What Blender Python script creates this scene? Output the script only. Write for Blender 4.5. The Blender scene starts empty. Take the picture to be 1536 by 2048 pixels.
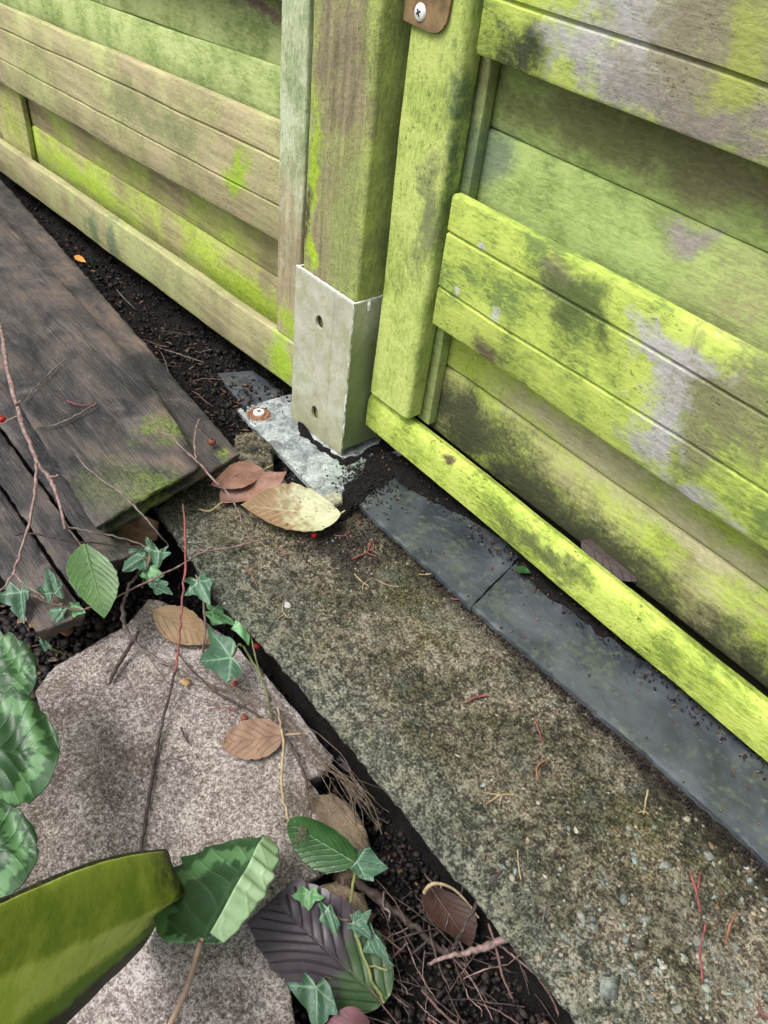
import bpy, bmesh, math, random
import numpy as np
from mathutils import Vector, Matrix, noise as mnoise

random.seed(7); rng = np.random.default_rng(7)
scene = bpy.context.scene
COL = scene.collection

# ------------------------------------------------------------------ camera, sky, sun, exposure
RW = np.array([[.63888388, .55815605, -.52942347],      # rows: world x, y, z in camera axes (right, down, forward)
               [.76211352, -.36533411, .53452219],
               [.10493034, -.74497839, -.65878435]])
u_, s_, v_ = np.linalg.svd(RW); RW = u_ @ v_
CAM = np.array([.468, -.37, .431]); FPX = 1540.0
cd = bpy.data.cameras.new('camera'); cam = bpy.data.objects.new('camera', cd); COL.objects.link(cam)
cd.sensor_fit = 'VERTICAL'; cd.sensor_height = 36; cd.sensor_width = 27; cd.lens = 36*FPX/2048
cd.clip_start = .01; cd.clip_end = 200
M4 = Matrix.Identity(4)
for i in range(3):
    M4[i][0] = RW[i,0]; M4[i][1] = -RW[i,1]; M4[i][2] = -RW[i,2]; M4[i][3] = CAM[i]
cam.matrix_world = M4
scene.camera = cam

SUN_EL, SUN_AZ = math.radians(60), math.radians(198)      # azimuth clockwise from +Y
world = bpy.data.worlds.new('World'); scene.world = world; world.use_nodes = True
wn = world.node_tree.nodes; wl = world.node_tree.links
sky = wn.new('ShaderNodeTexSky'); sky.sky_type = 'NISHITA'; sky.sun_disc = False
sky.sun_elevation = SUN_EL; sky.sun_rotation = SUN_AZ; sky.air_density = 1.0; sky.dust_density = 5.0; sky.ozone_density = .4
hs = wn.new('ShaderNodeHueSaturation'); hs.inputs['Saturation'].default_value = .45   # a cloudy sky is greyer
wl.new(sky.outputs[0], hs.inputs['Color']); wl.new(hs.outputs[0], wn['Background'].inputs[0])
wn['Background'].inputs[1].default_value = .12
sd = bpy.data.lights.new('sun', 'SUN'); sun = bpy.data.objects.new('sun', sd); COL.objects.link(sun)
sd.energy = 1.5; sd.angle = math.radians(24); sd.color = (1, .97, .925)
sv = Vector((math.sin(SUN_AZ)*math.cos(SUN_EL), math.cos(SUN_AZ)*math.cos(SUN_EL), math.sin(SUN_EL)))
sun.rotation_euler = sv.to_track_quat('Z', 'Y').to_euler(); sun.location = sv*3
vs = scene.view_settings
vs.view_transform = 'Standard'; vs.look = 'None'; vs.gamma = 1; vs.use_curve_mapping = False; vs.exposure = .88

# ------------------------------------------------------------------ measuring: photo point -> point on a real plane
def ray(px, py):
    return RW @ np.array([(px-768)/FPX, (py-1024)/FPX, 1.0])
def P(px, py, z=0.0):
    r = ray(px, py); t = (z-CAM[2])/r[2]; return Vector(CAM+t*r)
def PY(px, py, y):
    r = ray(px, py); t = (y-CAM[1])/r[1]; return Vector(CAM+t*r)
def PD(px, py, d):
    return Vector(CAM+d*ray(px, py))

# ------------------------------------------------------------------ object helpers
def tag(o, label=None, cat=None, group=None, kind=None):
    if label: o['label'] = label
    if cat: o['category'] = cat
    if group: o['group'] = group
    if kind: o['kind'] = kind
    return o
def empty(name, loc=(0,0,0)):
    o = bpy.data.objects.new(name, None); COL.objects.link(o); o.location = loc; o.empty_display_size = .02
    return o
def link(name, me, mats, parent=None, smooth=True):
    o = bpy.data.objects.new(name, me); COL.objects.link(o)
    for m in (mats if isinstance(mats, (list, tuple)) else [mats]): me.materials.append(m)
    if smooth: me.polygons.foreach_set('use_smooth', [True]*len(me.polygons))
    if parent:
        o.parent = parent
        o.matrix_parent_inverse = Matrix.Translation(-Vector(parent_world(parent)))
    return o
def parent_world(p):
    v = Vector(p.location)
    return v if p.parent is None else v          # children of things sit at the world origin, roots carry the offset
def link2(name, me, mats, part, smooth=True):     # a sub-part: its parent is a part whose mesh is in world coordinates
    o = link(name, me, mats, None, smooth); o.parent = part
    if part.parent is None: o.matrix_parent_inverse = Matrix.Translation(-Vector(part.location))
    return o
def mesh(name, v, f):
    me = bpy.data.meshes.new(name); me.from_pydata([tuple(map(float, p)) for p in v], [], [tuple(map(int, q)) for q in f]); me.update(); return me
def bm_mesh(name, bm):
    bmesh.ops.recalc_face_normals(bm, faces=bm.faces)
    me = bpy.data.meshes.new(name); bm.to_mesh(me); bm.free(); return me
def auto(o, ang=35):
    me = o.data
    bm = bmesh.new(); bm.from_mesh(me)
    for e in bm.edges:
        if len(e.link_faces) == 2 and e.calc_face_angle(0) > math.radians(ang): e.smooth = False
    bm.to_mesh(me); bm.free(); return o
def n3(p, s=1.0): return mnoise.noise(Vector(p)*s)

# ------------------------------------------------------------------ material helpers
class N:
    def __init__(s, name, rough=.85, spec=.3):
        s.m = bpy.data.materials.new(name); s.m.use_nodes = True
        s.t = s.m.node_tree; s.n = s.t.nodes; s.b = s.n['Principled BSDF']
        s.b.inputs['Roughness'].default_value = rough
        s.b.inputs['Specular IOR Level'].default_value = spec
        g = s.n.new('ShaderNodeNewGeometry'); s.P = g.outputs['Position']
        oi = s.n.new('ShaderNodeObjectInfo'); s.rand = oi.outputs['Random']
        s.PR = s.vm('ADD', s.P, s.vm('SCALE', (7.3, 5.1, 3.7), sc=s.rand))
    def L(s, a, inp):
        if isinstance(a, bpy.types.NodeSocket): s.t.links.new(a, inp)
        else:
            if inp.type == 'RGBA' and len(a) == 3: a = (*a, 1)
            inp.default_value = a
    def vm(s, op, a, b=None, sc=None):
        n = s.n.new('ShaderNodeVectorMath'); n.operation = op
        s.L(a, n.inputs[0])
        if b is not None: s.L(b, n.inputs[1])
        if sc is not None: s.L(sc, n.inputs['Scale'])
        return n.outputs['Value'] if op in ('LENGTH', 'DOT_PRODUCT', 'DISTANCE') else n.outputs[0]
    def ma(s, op, a, b=0.0, c=None, clamp=False):
        n = s.n.new('ShaderNodeMath'); n.operation = op; n.use_clamp = clamp
        s.L(a, n.inputs[0]); s.L(b, n.inputs[1])
        if c is not None: s.L(c, n.inputs[2])
        return n.outputs[0]
    def noise(s, vec, scale, detail=4, rough=.55, dist=0.0, color=False):
        n = s.n.new('ShaderNodeTexNoise'); s.L(vec, n.inputs['Vector'])
        n.inputs['Scale'].default_value = scale; n.inputs['Detail'].default_value = detail
        n.inputs['Roughness'].default_value = rough; n.inputs['Distortion'].default_value = dist
        return n.outputs['Color' if color else 'Fac']
    def vor(s, vec, scale, feat='F1', out='Distance'):
        n = s.n.new('ShaderNodeTexVoronoi'); n.feature = feat; s.L(vec, n.inputs['Vector']); n.inputs['Scale'].default_value = scale
        return n.outputs[out]
    def mr(s, v, a, b, c=0.0, d=1.0, smooth=True):
        n = s.n.new('ShaderNodeMapRange'); n.interpolation_type = 'SMOOTHSTEP' if smooth else 'LINEAR'; n.clamp = True
        s.L(v, n.inputs[0])
        for i, q in enumerate((a, b, c, d)): s.L(q, n.inputs[1+i])
        return n.outputs[0]
    def ramp(s, v, stops):
        n = s.n.new('ShaderNodeValToRGB'); s.L(v, n.inputs[0]); e = n.color_ramp.elements
        while len(e) < len(stops): e.new(.5)
        for q, (p, c) in zip(e, stops): q.position = p; q.color = (*c, 1)
        return n.outputs[0]
    def mix(s, f, a, b, mode='MIX'):
        n = s.n.new('ShaderNodeMix'); n.data_type = 'RGBA'; n.blend_type = mode
        s.L(f, n.inputs[0]); s.L(a, n.inputs[6]); s.L(b, n.inputs[7]); return n.outputs[2]
    def sep(s, v):
        n = s.n.new('ShaderNodeSeparateXYZ'); s.L(v, n.inputs[0]); return n.outputs
    def attr(s, name, out='Fac'):
        n = s.n.new('ShaderNodeAttribute'); n.attribute_name = name; return n.outputs[out]
    def spot(s, c, r, amp=.8, ns=60, lo=.25, hi=1.30, detail=7):
        if not hasattr(s, 'cache'): s.cache = {}
        k = 40 if ns < 50 else 70
        if k not in s.cache: s.cache[k] = s.ma('SUBTRACT', s.noise(s.P, k*.55, detail, .68, .6), .5)
        if 'f' not in s.cache: s.cache['f'] = s.ma('MULTIPLY', s.ma('SUBTRACT', s.noise(s.P, 330, 3, .7), .5), .85)
        if 'w' not in s.cache: s.cache['w'] = s.vm('ADD', s.P, s.vm('SCALE', s.vm('SUBTRACT', s.noise(s.P, 26, 4, .65, 0, True), (.5, .5, .5)), sc=.055))
        d = s.vm('LENGTH', s.vm('DIVIDE', s.vm('SUBTRACT', s.cache['w'], tuple(c)), tuple(r)))
        return s.mr(s.ma('ADD', s.ma('MULTIPLY_ADD', s.cache[k], amp*4, s.cache['f']), d), lo, hi, 1, 0)
    def bump(s, h, dist=.001, strength=1.0, prev=None):
        n = s.n.new('ShaderNodeBump'); n.inputs['Distance'].default_value = dist; n.inputs['Strength'].default_value = strength
        s.L(h, n.inputs['Height'])
        if prev is not None: s.L(prev, n.inputs['Normal'])
        return n.outputs[0]
    def done(s, col, bump=None, rough=None):
        s.L(col, s.b.inputs['Base Color'])
        if bump is not None: s.L(bump, s.b.inputs['Normal'])
        if rough is not None: s.L(rough, s.b.inputs['Roughness'])
        return s.m

LIME = (.46, .56, .115); LIME2 = (.335, .435, .08); MID = (.15, .22, .055); MINT = (.33, .49, .18); DEEP = (.07, .12, .025)
TAN = (.43, .36, .21); TAN2 = (.27, .22, .13); GREYB = (.20, .165, .115); DARK = (.035, .034, .022)
LICH = (.46, .45, .43); PALE = (.52, .50, .28)

def wood(name, axis='x', base=(TAN2, TAN), algae=(MID, LIME2, LIME), bias=.5, soft=.14, speck=.5, dark=.0, spots=(), grad=None, roughen=1.0, pscale=9):
    """weathered timber: grain along axis, algae film in patches, dark specks, and spots (centre, radii, colour, noise amp, noise scale)"""
    a = N(name, .88, .25)
    st = {'x': (.06, 1, 1), 'z': (1, 1, .06)}[axis]
    G = a.vm('MULTIPLY', a.PR, st)
    g1 = a.noise(G, 160, 5, .6, .3); g2 = a.noise(G, 520, 3, .6)
    tone = a.noise(a.PR, 14, 5, .6)
    wcol = a.mix(a.mr(g1, .3, .7), base[0], base[1])
    wcol = a.mix(a.mr(g2, .55, .75, 0, .55), wcol, tuple(.45*q for q in base[0]))
    wcol = a.mix(a.mr(tone, .42, .68, 0, .6), wcol, tuple(.62*q for q in base[0]))
    big = a.noise(a.PR, pscale, 6, .62, .4); fine = a.noise(a.PR, 210, 4, .7)
    st2 = {'x': (.28, 1, 1), 'z': (1, 1, .28)}[axis]
    fib = a.noise(a.vm('MULTIPLY', a.PR, st2), 420, 3, .65, .8)
    m = a.ma('ADD', big, a.ma('MULTIPLY', a.ma('SUBTRACT', fine, .5), .34))
    m = a.ma('ADD', m, a.ma('MULTIPLY', a.ma('SUBTRACT', fib, .5), .28))
    if grad: m = a.ma('ADD', m, grad(a))
    A = a.mr(m, 1-bias-soft*1.25, 1-bias+soft*1.25)
    t2 = a.noise(a.PR, 26, 5, .6)
    acol = a.ramp(a.ma('ADD', t2, a.ma('MULTIPLY', a.ma('SUBTRACT', fib, .5), .6)), [(.34, algae[0]), (.47, algae[1]), (.60, algae[2])])
    col = a.mix(a.ma('MULTIPLY', A, .96), wcol, acol)
    if dark:
        dm = a.mr(a.ma('ADD', a.noise(a.PR, 17, 6, .65, .5), a.ma('MULTIPLY', a.ma('SUBTRACT', fib, .5), .35)), 1-dark, 1-dark+.24)
        col = a.mix(a.ma('MULTIPLY', dm, .7), col, (.07, .095, .028))
    for (c, r, colr, amp, ns) in spots:
        sm = a.spot(c, r, amp, ns)
        cc = a.mix(a.mr(fib, .3, .7), tuple(.72*q for q in colr), colr)
        col = a.mix(sm, col, cc)
    if speck:
        sp = a.noise(a.vm('MULTIPLY', a.PR, {'x': (.5, 1, 1), 'z': (1, 1, .5)}[axis]), 560, 3, .7, 1.2)
        where = a.mr(a.noise(a.PR, 30, 3), .38, .62)
        col = a.mix(a.ma('MULTIPLY', a.ma('MULTIPLY', a.mr(sp, .575, .65), where), speck), col, (.05, .055, .015))
        lp = a.noise(a.PR, 900, 2, .6)
        col = a.mix(a.mr(lp, .66, .78, 0, .4), col, (.62, .62, .40))
    b = a.bump(g1, .0012*roughen, .6); b = a.bump(fine, .0013*roughen, .7, b); b = a.bump(fib, .0006*roughen, .6, b)
    return a.done(col, b)

def simple(name, col, rough=.6, var=.25, ns=120, spec=.4, bump=.0004):
    a = N(name, rough, spec)
    n = a.noise(a.PR, ns, 5, .6)
    c = a.mix(a.mr(n, .3, .7), tuple(q*(1-var) for q in col), tuple(min(1, q*(1+var)) for q in col))
    return a.done(c, a.bump(n, bump, .8))

# ------------------------------------------------------------------ materials of the setting
def mat_soil():
    a = N('wet_soil', .7, .2)
    n = a.noise(a.P, 90, 6, .65); f = a.noise(a.P, 420, 4, .7)
    c = a.ramp(n, [(.3, (.006, .005, .006)), (.6, (.016, .013, .012)), (.8, (.035, .026, .02))])
    return a.done(c, a.bump(f, .004, 1, a.bump(n, .01, 1)))
def mat_attr(name, rough=.6, spec=.4):
    a = N(name, rough, spec); n = a.noise(a.P, 500, 3, .6)
    c = a.mix(a.mr(n, .3, .75, 0, .55), a.attr('tint', 'Color'), (.01, .008, .008))
    return a.done(c, a.bump(n, .0006, 1))
def mat_slab():
    a = N('mossy_concrete', .9, .2)
    big = a.noise(a.P, 11, 6, .62, .3); mid = a.noise(a.P, 42, 6, .65); f = a.noise(a.P, 170, 5, .75, .4); ff = a.noise(a.P, 520, 3, .75)
    gr = a.ma('ADD', a.ma('MULTIPLY', f, .55), a.ma('MULTIPLY', ff, .45))
    gr = a.ma('ADD', gr, a.ma('MULTIPLY', a.ma('SUBTRACT', mid, .5), .22))
    c = a.ramp(gr, [(.40, (.034, .030, .022)), (.475, (.115, .098, .070)), (.525, (.24, .212, .158)), (.59, (.50, .46, .37))])
    g = a.mr(a.ma('ADD', a.noise(a.P, 14, 7, .64, .4), a.ma('MULTIPLY', a.ma('SUBTRACT', mid, .5), .7)), .465, .58)
    c = a.mix(a.ma('MULTIPLY', g, .82), c, a.mix(a.mr(gr, .44, .58), (.014, .017, .010), (.095, .092, .055)))
    ol = a.mr(a.ma('ADD', a.noise(a.vm('ADD', a.P, (3, 5, 1)), 9, 5, .6), a.ma('MULTIPLY', a.ma('SUBTRACT', f, .5), .6)), .48, .64)
    c = a.mix(a.ma('MULTIPLY', ol, .42), c, a.mix(a.mr(ff, .42, .6), (.05, .048, .012), (.22, .20, .07)))
    c = a.mix(a.mr(a.ma('ADD', big, a.ma('MULTIPLY', a.ma('SUBTRACT', mid, .5), .5)), .53, .66, 0, .35), c, a.mix(a.mr(gr, .42, .58), (.12, .105, .08), (.56, .51, .42)))
    x, y, z = a.sep(a.P)
    edge = a.ma('ADD', y, a.ma('MULTIPLY', a.ma('SUBTRACT', mid, .5), .16))          # pale grey-green lichen grows along the open long edge
    c = a.mix(a.mr(edge, -.125, -.185, 0, .65), c, a.mix(a.mr(gr, .44, .58), (.045, .055, .045), (.30, .33, .27)))
    teal = a.mr(a.ma('ADD', a.noise(a.vm('ADD', a.P, (8, 1, 1)), 26, 5, .65), a.ma('MULTIPLY', a.ma('SUBTRACT', f, .5), .6)), .55, .66, 0, .55)
    c = a.mix(teal, c, a.mix(a.mr(ff, .42, .6), (.030, .038, .034), (.13, .15, .13)))
    # humus lies where the base plate and the slate keep the slab wet
    sm = a.spot(P(680, 1075, 0), (.050, .032, .02), .55, 55)
    c = a.mix(a.ma('MULTIPLY', sm, .85), c, a.mix(ff, (.014, .010, .010), (.035, .026, .026)))
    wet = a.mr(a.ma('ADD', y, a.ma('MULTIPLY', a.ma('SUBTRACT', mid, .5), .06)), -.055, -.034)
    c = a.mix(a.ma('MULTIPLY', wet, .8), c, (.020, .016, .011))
    vo = a.vor(a.P, 130); c = a.mix(a.mr(a.ma('ADD', vo, a.ma('MULTIPLY', a.ma('SUBTRACT', mid, .5), .3)), .15, .07, 0, .8), c, (.40, .37, .29))
    b = a.bump(f, .004, 1); b = a.bump(ff, .0025, 1, b); b = a.bump(mid, .004, .5, b)
    return a.done(c, b)
def mat_slate():
    a = N('wet_slate', .42, .45)
    n = a.noise(a.PR, 22, 6, .6, .5); f = a.noise(a.PR, 160, 5, .65); lay = a.noise(a.vm('MULTIPLY', a.PR, (1, 2.2, 1)), 60, 5, .6, 1)
    c = a.ramp(n, [(.34, (.024, .030, .038)), (.5, (.043, .051, .063)), (.68, (.075, .086, .098))])
    gr = a.mr(a.ma('ADD', a.noise(a.PR, 34, 5, .65), a.ma('MULTIPLY', a.ma('SUBTRACT', f, .5), .8)), .48, .66, 0, .32)
    c = a.mix(gr, c, a.mix(a.mr(f, .4, .6), (.05, .062, .035), (.13, .15, .09)))
    c = a.mix(a.mr(f, .62, .72, 0, .5), c, (.16, .17, .16))
    c = a.mix(a.mr(lay, .63, .7, 0, .5), c, (.02, .022, .026))
    return a.done(c, a.bump(f, .0006, .7, a.bump(lay, .0009, .6)), a.mr(n, .3, .7, .48, .7))
def mat_flag():
    a = N('speckled_flagstone', .9, .2)
    f = a.noise(a.P, 330, 5, .75); ff = a.noise(a.P, 760, 3, .75, .5); big = a.noise(a.P, 15, 6, .65, .4); mid = a.noise(a.P, 60, 6, .65)
    v = a.ma('ADD', a.ma('MULTIPLY', f, .5), a.ma('MULTIPLY', ff, .5))
    v = a.ma('ADD', v, a.ma('MULTIPLY', a.ma('SUBTRACT', big, .5), .34))
    v = a.ma('ADD', v, a.ma('MULTIPLY', a.ma('SUBTRACT', mid, .5), .16))
    c = a.ramp(v, [(.39, (.115, .092, .082)), (.47, (.26, .218, .20)), (.525, (.47, .41, .385)), (.59, (.78, .72, .69))])
    br = a.mr(a.noise(a.vm('ADD', a.P, (1, 2, 3)), 10, 5, .6), .50, .70, 0, .45)
    c = a.mix(br, c, a.mix(a.mr(ff, .35, .65), (.06, .05, .032), (.22, .18, .12)))
    b = a.bump(f, .003, 1); b = a.bump(ff, .0018, 1, b)
    return a.done(c, b)
def mat_brownslab():
    a = N('weathered_brown_wood', .62, .35)
    big = a.noise(a.vm('MULTIPLY', a.PR, (.6, 1, 1)), 15, 6, .62, .6); mid = a.noise(a.vm('MULTIPLY', a.PR, (.35, 1, 1)), 60, 6, .65, .3); grain = a.noise(a.vm('MULTIPLY', a.PR, (.05, 1, 1)), 330, 4, .6, .2); f = a.noise(a.PR, 260, 5, .7)
    c = a.ramp(a.ma('ADD', big, a.ma('MULTIPLY', a.ma('SUBTRACT', mid, .5), .5)), [(.38, (.017, .017, .019)), (.47, (.042, .038, .039)), (.57, (.082, .068, .062)), (.70, (.16, .112, .082))])
    c = a.mix(a.mr(a.noise(a.vm('ADD', a.PR, (4, 2, 7)), 24, 5, .6), .56, .72, 0, .5), c, (.17, .145, .14))
    c = a.mix(a.mr(f, .6, .74, 0, .5), c, (.26, .21, .17))
    c = a.mix(a.mr(f, .42, .28, 0, .6), c, (.02, .018, .018))
    c = a.mix(a.mr(grain, .42, .30, 0, .4), c, (.018, .016, .015)); c = a.mix(a.mr(grain, .56, .70, 0, .2), c, (.20, .17, .145))
    for (p, r, k) in (((325, 855), (.022, .018, .04), .9), ((330, 990), (.030, .024, .04), .85), ((455, 885), (.010, .007, .04), 1.0), ((260, 980), (.05, .035, .04), .35)):
        sm = a.spot(P(*p, .04), r, .6, 60)
        c = a.mix(a.ma('MULTIPLY', sm, k), c, a.mix(a.mr(a.noise(a.P, 300, 3), .35, .65), (.05, .075, .022), (.16, .21, .05)))
    return a.done(c, a.bump(f, .0010, .8, a.bump(mid, .003, .6, a.bump(grain, .0016, .8))))
def mat_metal(name='galvanised_metal', grime=.3):
    a = N(name, .55, .5)
    n = a.noise(a.P, 34, 6, .65, .3); f = a.noise(a.P, 330, 4, .7)
    st = a.noise(a.vm('ADD', a.P, (2, 3, 4)), 75, 6, .65, .4)
    c = a.ramp(n, [(.3, (.33, .335, .24)), (.5, (.44, .445, .345)), (.72, (.55, .56, .47))])
    c = a.mix(a.mr(a.ma('ADD', st, a.ma('MULTIPLY', a.ma('SUBTRACT', n, .5), .6)), .46, .66, 0, .55), c, (.27, .29, .12))
    c = a.mix(a.mr(f, .60, .70, 0, .7), c, (.16, .145, .085))
    x, y, z = a.sep(a.P)
    low = a.mr(a.ma('ADD', z, a.ma('MULTIPLY', a.ma('SUBTRACT', n, .5), .12)), .05, -.005, 0, .65)      # splashed dirt and algae at the foot
    c = a.mix(low, c, (.26, .26, .13))
    ln = a.ma('ABSOLUTE', a.ma('SUBTRACT', a.ma('ADD', x, a.ma('MULTIPLY', a.ma('SUBTRACT', n, .5), .006)), .0145))
    c = a.mix(a.mr(ln, .0012, .0002, 0, .28), c, (.15, .14, .07))
    side = a.mr(x, .0385, .0393)                                                   # green algae film on the side that faces the gate
    c = a.mix(a.ma('MULTIPLY', side, a.mr(a.ma('ADD', z, a.ma('MULTIPLY', n, .05)), .17, .12, .0, .72)), c, (.14, .20, .05))
    rim = a.mr(a.ma('ADD', z, a.ma('MULTIPLY', a.ma('SUBTRACT', f, .5), .010)), .1480, .1510, 0, .6)
    c = a.mix(rim, c, (.78, .80, .80))
    return a.done(c, a.bump(f, .0004, .7, a.bump(n, .0015, .5)), a.mr(f, .3, .7, .45, .7))
def mat_plate():
    a = N('white_rusted_zinc', .65, .4)
    n = a.noise(a.P, 50, 6, .68, .5); f = a.noise(a.P, 380, 4, .72)
    c = a.ramp(a.ma('ADD', n, a.ma('MULTIPLY', a.ma('SUBTRACT', f, .5), .5)), [(.36, (.11, .12, .125)), (.46, (.21, .235, .235)), (.56, (.36, .395, .395)), (.68, (.54, .575, .58))])
    c = a.mix(a.mr(f, .66, .76, 0, .7), c, (.09, .09, .08))
    sm = a.spot((.075, -.005, .005), (.035, .035, .03), .5, 60)
    c = a.mix(a.ma('MULTIPLY', sm, .6), c, (.24, .36, .24))
    hm = a.spot((.088, -.012, .005), (.028, .03, .03), .9, 60)
    c = a.mix(hm, c, (.02, .016, .014))
    return a.done(c, a.bump(f, .0012, 1, a.bump(n, .002, .6)))

GS = -.026     # the gate drops a little to the right
LS = .048      # the fence panel drops a little to the left
gf = lambda px, py: PY(px, py, .024)
gr_ = lambda px, py: PY(px, py, .046)
M = {}
M['soil'] = mat_soil(); M['crumb'] = mat_attr('soil_crumb', .6, .22); M['bits'] = mat_attr('plant_bits', .7); M['slab'] = mat_slab(); M['slate'] = mat_slate(); M['flag'] = mat_flag()
M['bstone'] = mat_brownslab(); M['metal'] = mat_metal(); M['plate'] = mat_plate()
M['chip'] = mat_attr('aggregate_stone', .85, .25)
M['gate_front'] = wood('gate_front_board_wood', 'x', (TAN2, TAN), (MID, LIME2, LIME), .74, .12, .75, .30, (
    (gf(1110, 570), (.018, .03, .017), (.22, .18, .13), .55, 90), (gf(1140, 610), (.032, .03, .020), (.11, .15, .045), .7, 60),
    (gf(970, 690), (.018, .03, .012), (.17, .15, .08), .6, 90),
    (gf(1335, 830), (.022, .03, .044), LICH, 1.1, 75), (gf(1335, 720), (.026, .03, .018), LICH, 1.1, 85), (gf(1420, 755), (.026, .03, .014), LICH, 1.1, 85), (gf(1460, 850), (.030, .03, .040), (.23, .235, .115), 1.0, 45),
    (gf(1390, 1020), (.03, .03, .014), LICH, .9, 85),
    (gf(950, 492), (.004, .03, .003), (.5, .52, .45), .5, 60), (gf(1003, 638), (.004, .03, .005), (.5, .52, .45), .5, 60), (gf(930, 585), (.003, .03, .005), (.5, .52, .45), .5, 60),
    (gf(1060, 110), (.022, .03, .022), (.055, .07, .03), .6, 60),
    (gf(1240, 90), (.05, .03, .035), LICH, .8, 60), (gf(1330, 190), (.05, .03, .018), (.36, .33, .30), .8, 60), (gf(1450, 60), (.06, .03, .05), (.27, .25, .165), .8, 40),
    (gf(1440, 260), (.05, .03, .016), (.30, .27, .22), .9, 60), (gf(1490, 110), (.016, .03, .04), (.34, .38, .10), 1.2, 40)), None, .6)
M['gate_recess'] = wood('gate_recessed_board_wood', 'x', (TAN2, (.36, .31, .17)), ((.20, .275, .08), (.295, .40, .12), (.38, .49, .16)), .62, .16, .25, .0, (
    (gr_(1380, 470), (.018, .03, .013), (.33, .30, .26), .6, 60), (gr_(970, 300), (.03, .03, .03), (.20, .27, .16), .6, 30),
    (gr_(1400, 330), (.14, .03, .017), (.26, .24, .12), .6, 22), (gr_(1150, 240), (.10, .03, .014), (.24, .26, .10), .6, 22)), None, .7, 7)
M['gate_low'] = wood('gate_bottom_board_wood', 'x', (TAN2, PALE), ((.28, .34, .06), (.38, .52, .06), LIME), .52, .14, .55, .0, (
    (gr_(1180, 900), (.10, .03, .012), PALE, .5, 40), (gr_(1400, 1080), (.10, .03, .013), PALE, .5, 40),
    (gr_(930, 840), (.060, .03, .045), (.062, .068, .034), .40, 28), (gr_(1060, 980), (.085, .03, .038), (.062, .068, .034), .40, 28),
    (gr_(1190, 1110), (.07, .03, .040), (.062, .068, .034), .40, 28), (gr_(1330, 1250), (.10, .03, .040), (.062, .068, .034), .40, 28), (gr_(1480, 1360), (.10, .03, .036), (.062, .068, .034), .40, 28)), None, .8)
M['gate_rail'] = wood('gate_rail_wood', 'x', (TAN2, TAN), ((.17, .24, .04), (.34, .45, .07), (.49, .59, .12)), .80, .14, .95, .34, (
    (PY(1080, 1100, .02), (.05, .03, .010), (.15, .19, .06), .7, 60), (PY(900, 925, .02), (.006, .03, .006), (.13, .10, .05), .6, 200)), None, 1.2)
M['gate_stile'] = wood('gate_stile_wood', 'z', (TAN2, TAN), ((.22, .29, .07), (.36, .46, .11), (.49, .58, .165)), .78, .14, .8, .26, (
    (PY(905, 330, .018), (.012, .03, .06), (.15, .21, .09), .7, 50), (PY(850, 430, .018), (.012, .03, .05), (.22, .25, .11), .6, 50)), None, .9)
M['left_front'] = wood('fence_front_board_wood', 'x', ((.30, .255, .15), (.50, .425, .255)), ((.24, .28, .10), (.34, .38, .15), (.45, .50, .20)), .44, .18, .65, .0, (
    (PY(475, 345, .008), (.022, .03, .02), (.34, .50, .05), .8, 60), (PY(300, 240, .008), (.10, .03, .02), (.28, .30, .14), .8, 30)), None, .8)
M['left_low'] = wood('fence_bottom_board_wood', 'x', ((.26, .22, .12), (.46, .40, .22)), ((.26, .33, .06), (.34, .45, .06), (.42, .57, .07)), .45, .16, .45, .0, (
    (PY(170, 360, .03), (.16, .03, .018), (.38, .52, .06), .7, 30), (PY(480, 580, .03), (.10, .03, .02), (.34, .46, .05), .7, 30)), None, 1.0)
M['left_up'] = wood('fence_upper_board_wood', 'x', ((.25, .22, .14), (.38, .34, .2)), ((.22, .29, .095), (.34, .43, .15), (.45, .54, .22)), .78, .16, .4, .0, (
    (PY(520, 5, .03), (.06, .03, .009), (.26, .19, .15), .6, 40),), None, .7)
M['left_rail'] = wood('fence_rail_wood', 'x', ((.27, .235, .13), (.46, .40, .235)), ((.25, .30, .11), (.33, .38, .15), (.40, .45, .18)), .48, .18, .65, .0, (
    (PY(565, 720, 0), (.026, .03, .03), (.36, .52, .05), .6, 60), (PY(185, 455, 0), (.022, .03, .022), (.16, .22, .11), .6, 60), (PY(225, 480, 0), (.014, .03, .03), (.17, .22, .12), .6, 60)), None, .8)
M['left_stile'] = wood('fence_stile_wood', 'z', ((.31, .265, .16), (.48, .41, .26)), ((.23, .29, .15), (.35, .42, .23), (.50, .56, .38)), .46, .12, .4, .0, (
    (PY(570, 640, 0), (.02, .03, .02), (.38, .50, .07), .7, 60),), lambda a: a.mr(a.sep(a.P)[2], .15, .30, -.06, .30), .9)
M['post'] = wood('post_wood', 'z', ((.17, .145, .085), (.33, .285, .175)), ((.21, .255, .075), (.29, .345, .105), (.38, .45, .12)), .47, .16, .6, .0, (
    (PY(625, 505, .002), (.0065, .03, .018), (.42, .60, .035), .45, 90), (PY(632, 330, .002), (.007, .03, .045), (.36, .52, .04), .7, 60),
    (PY(615, 425, .002), (.007, .03, .018), (.09, .085, .035), .6, 60), (PY(690, 450, .002), (.02, .03, .07), (.30, .34, .12), .9, 60)),
    lambda a: a.ma('ADD', a.mr(a.ma('ABSOLUTE', a.sep(a.P)[0]), .018, .036, -.05, .16), a.mr(a.sep(a.P)[1], .006, .02, 0, .5)), 1.2)
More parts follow.
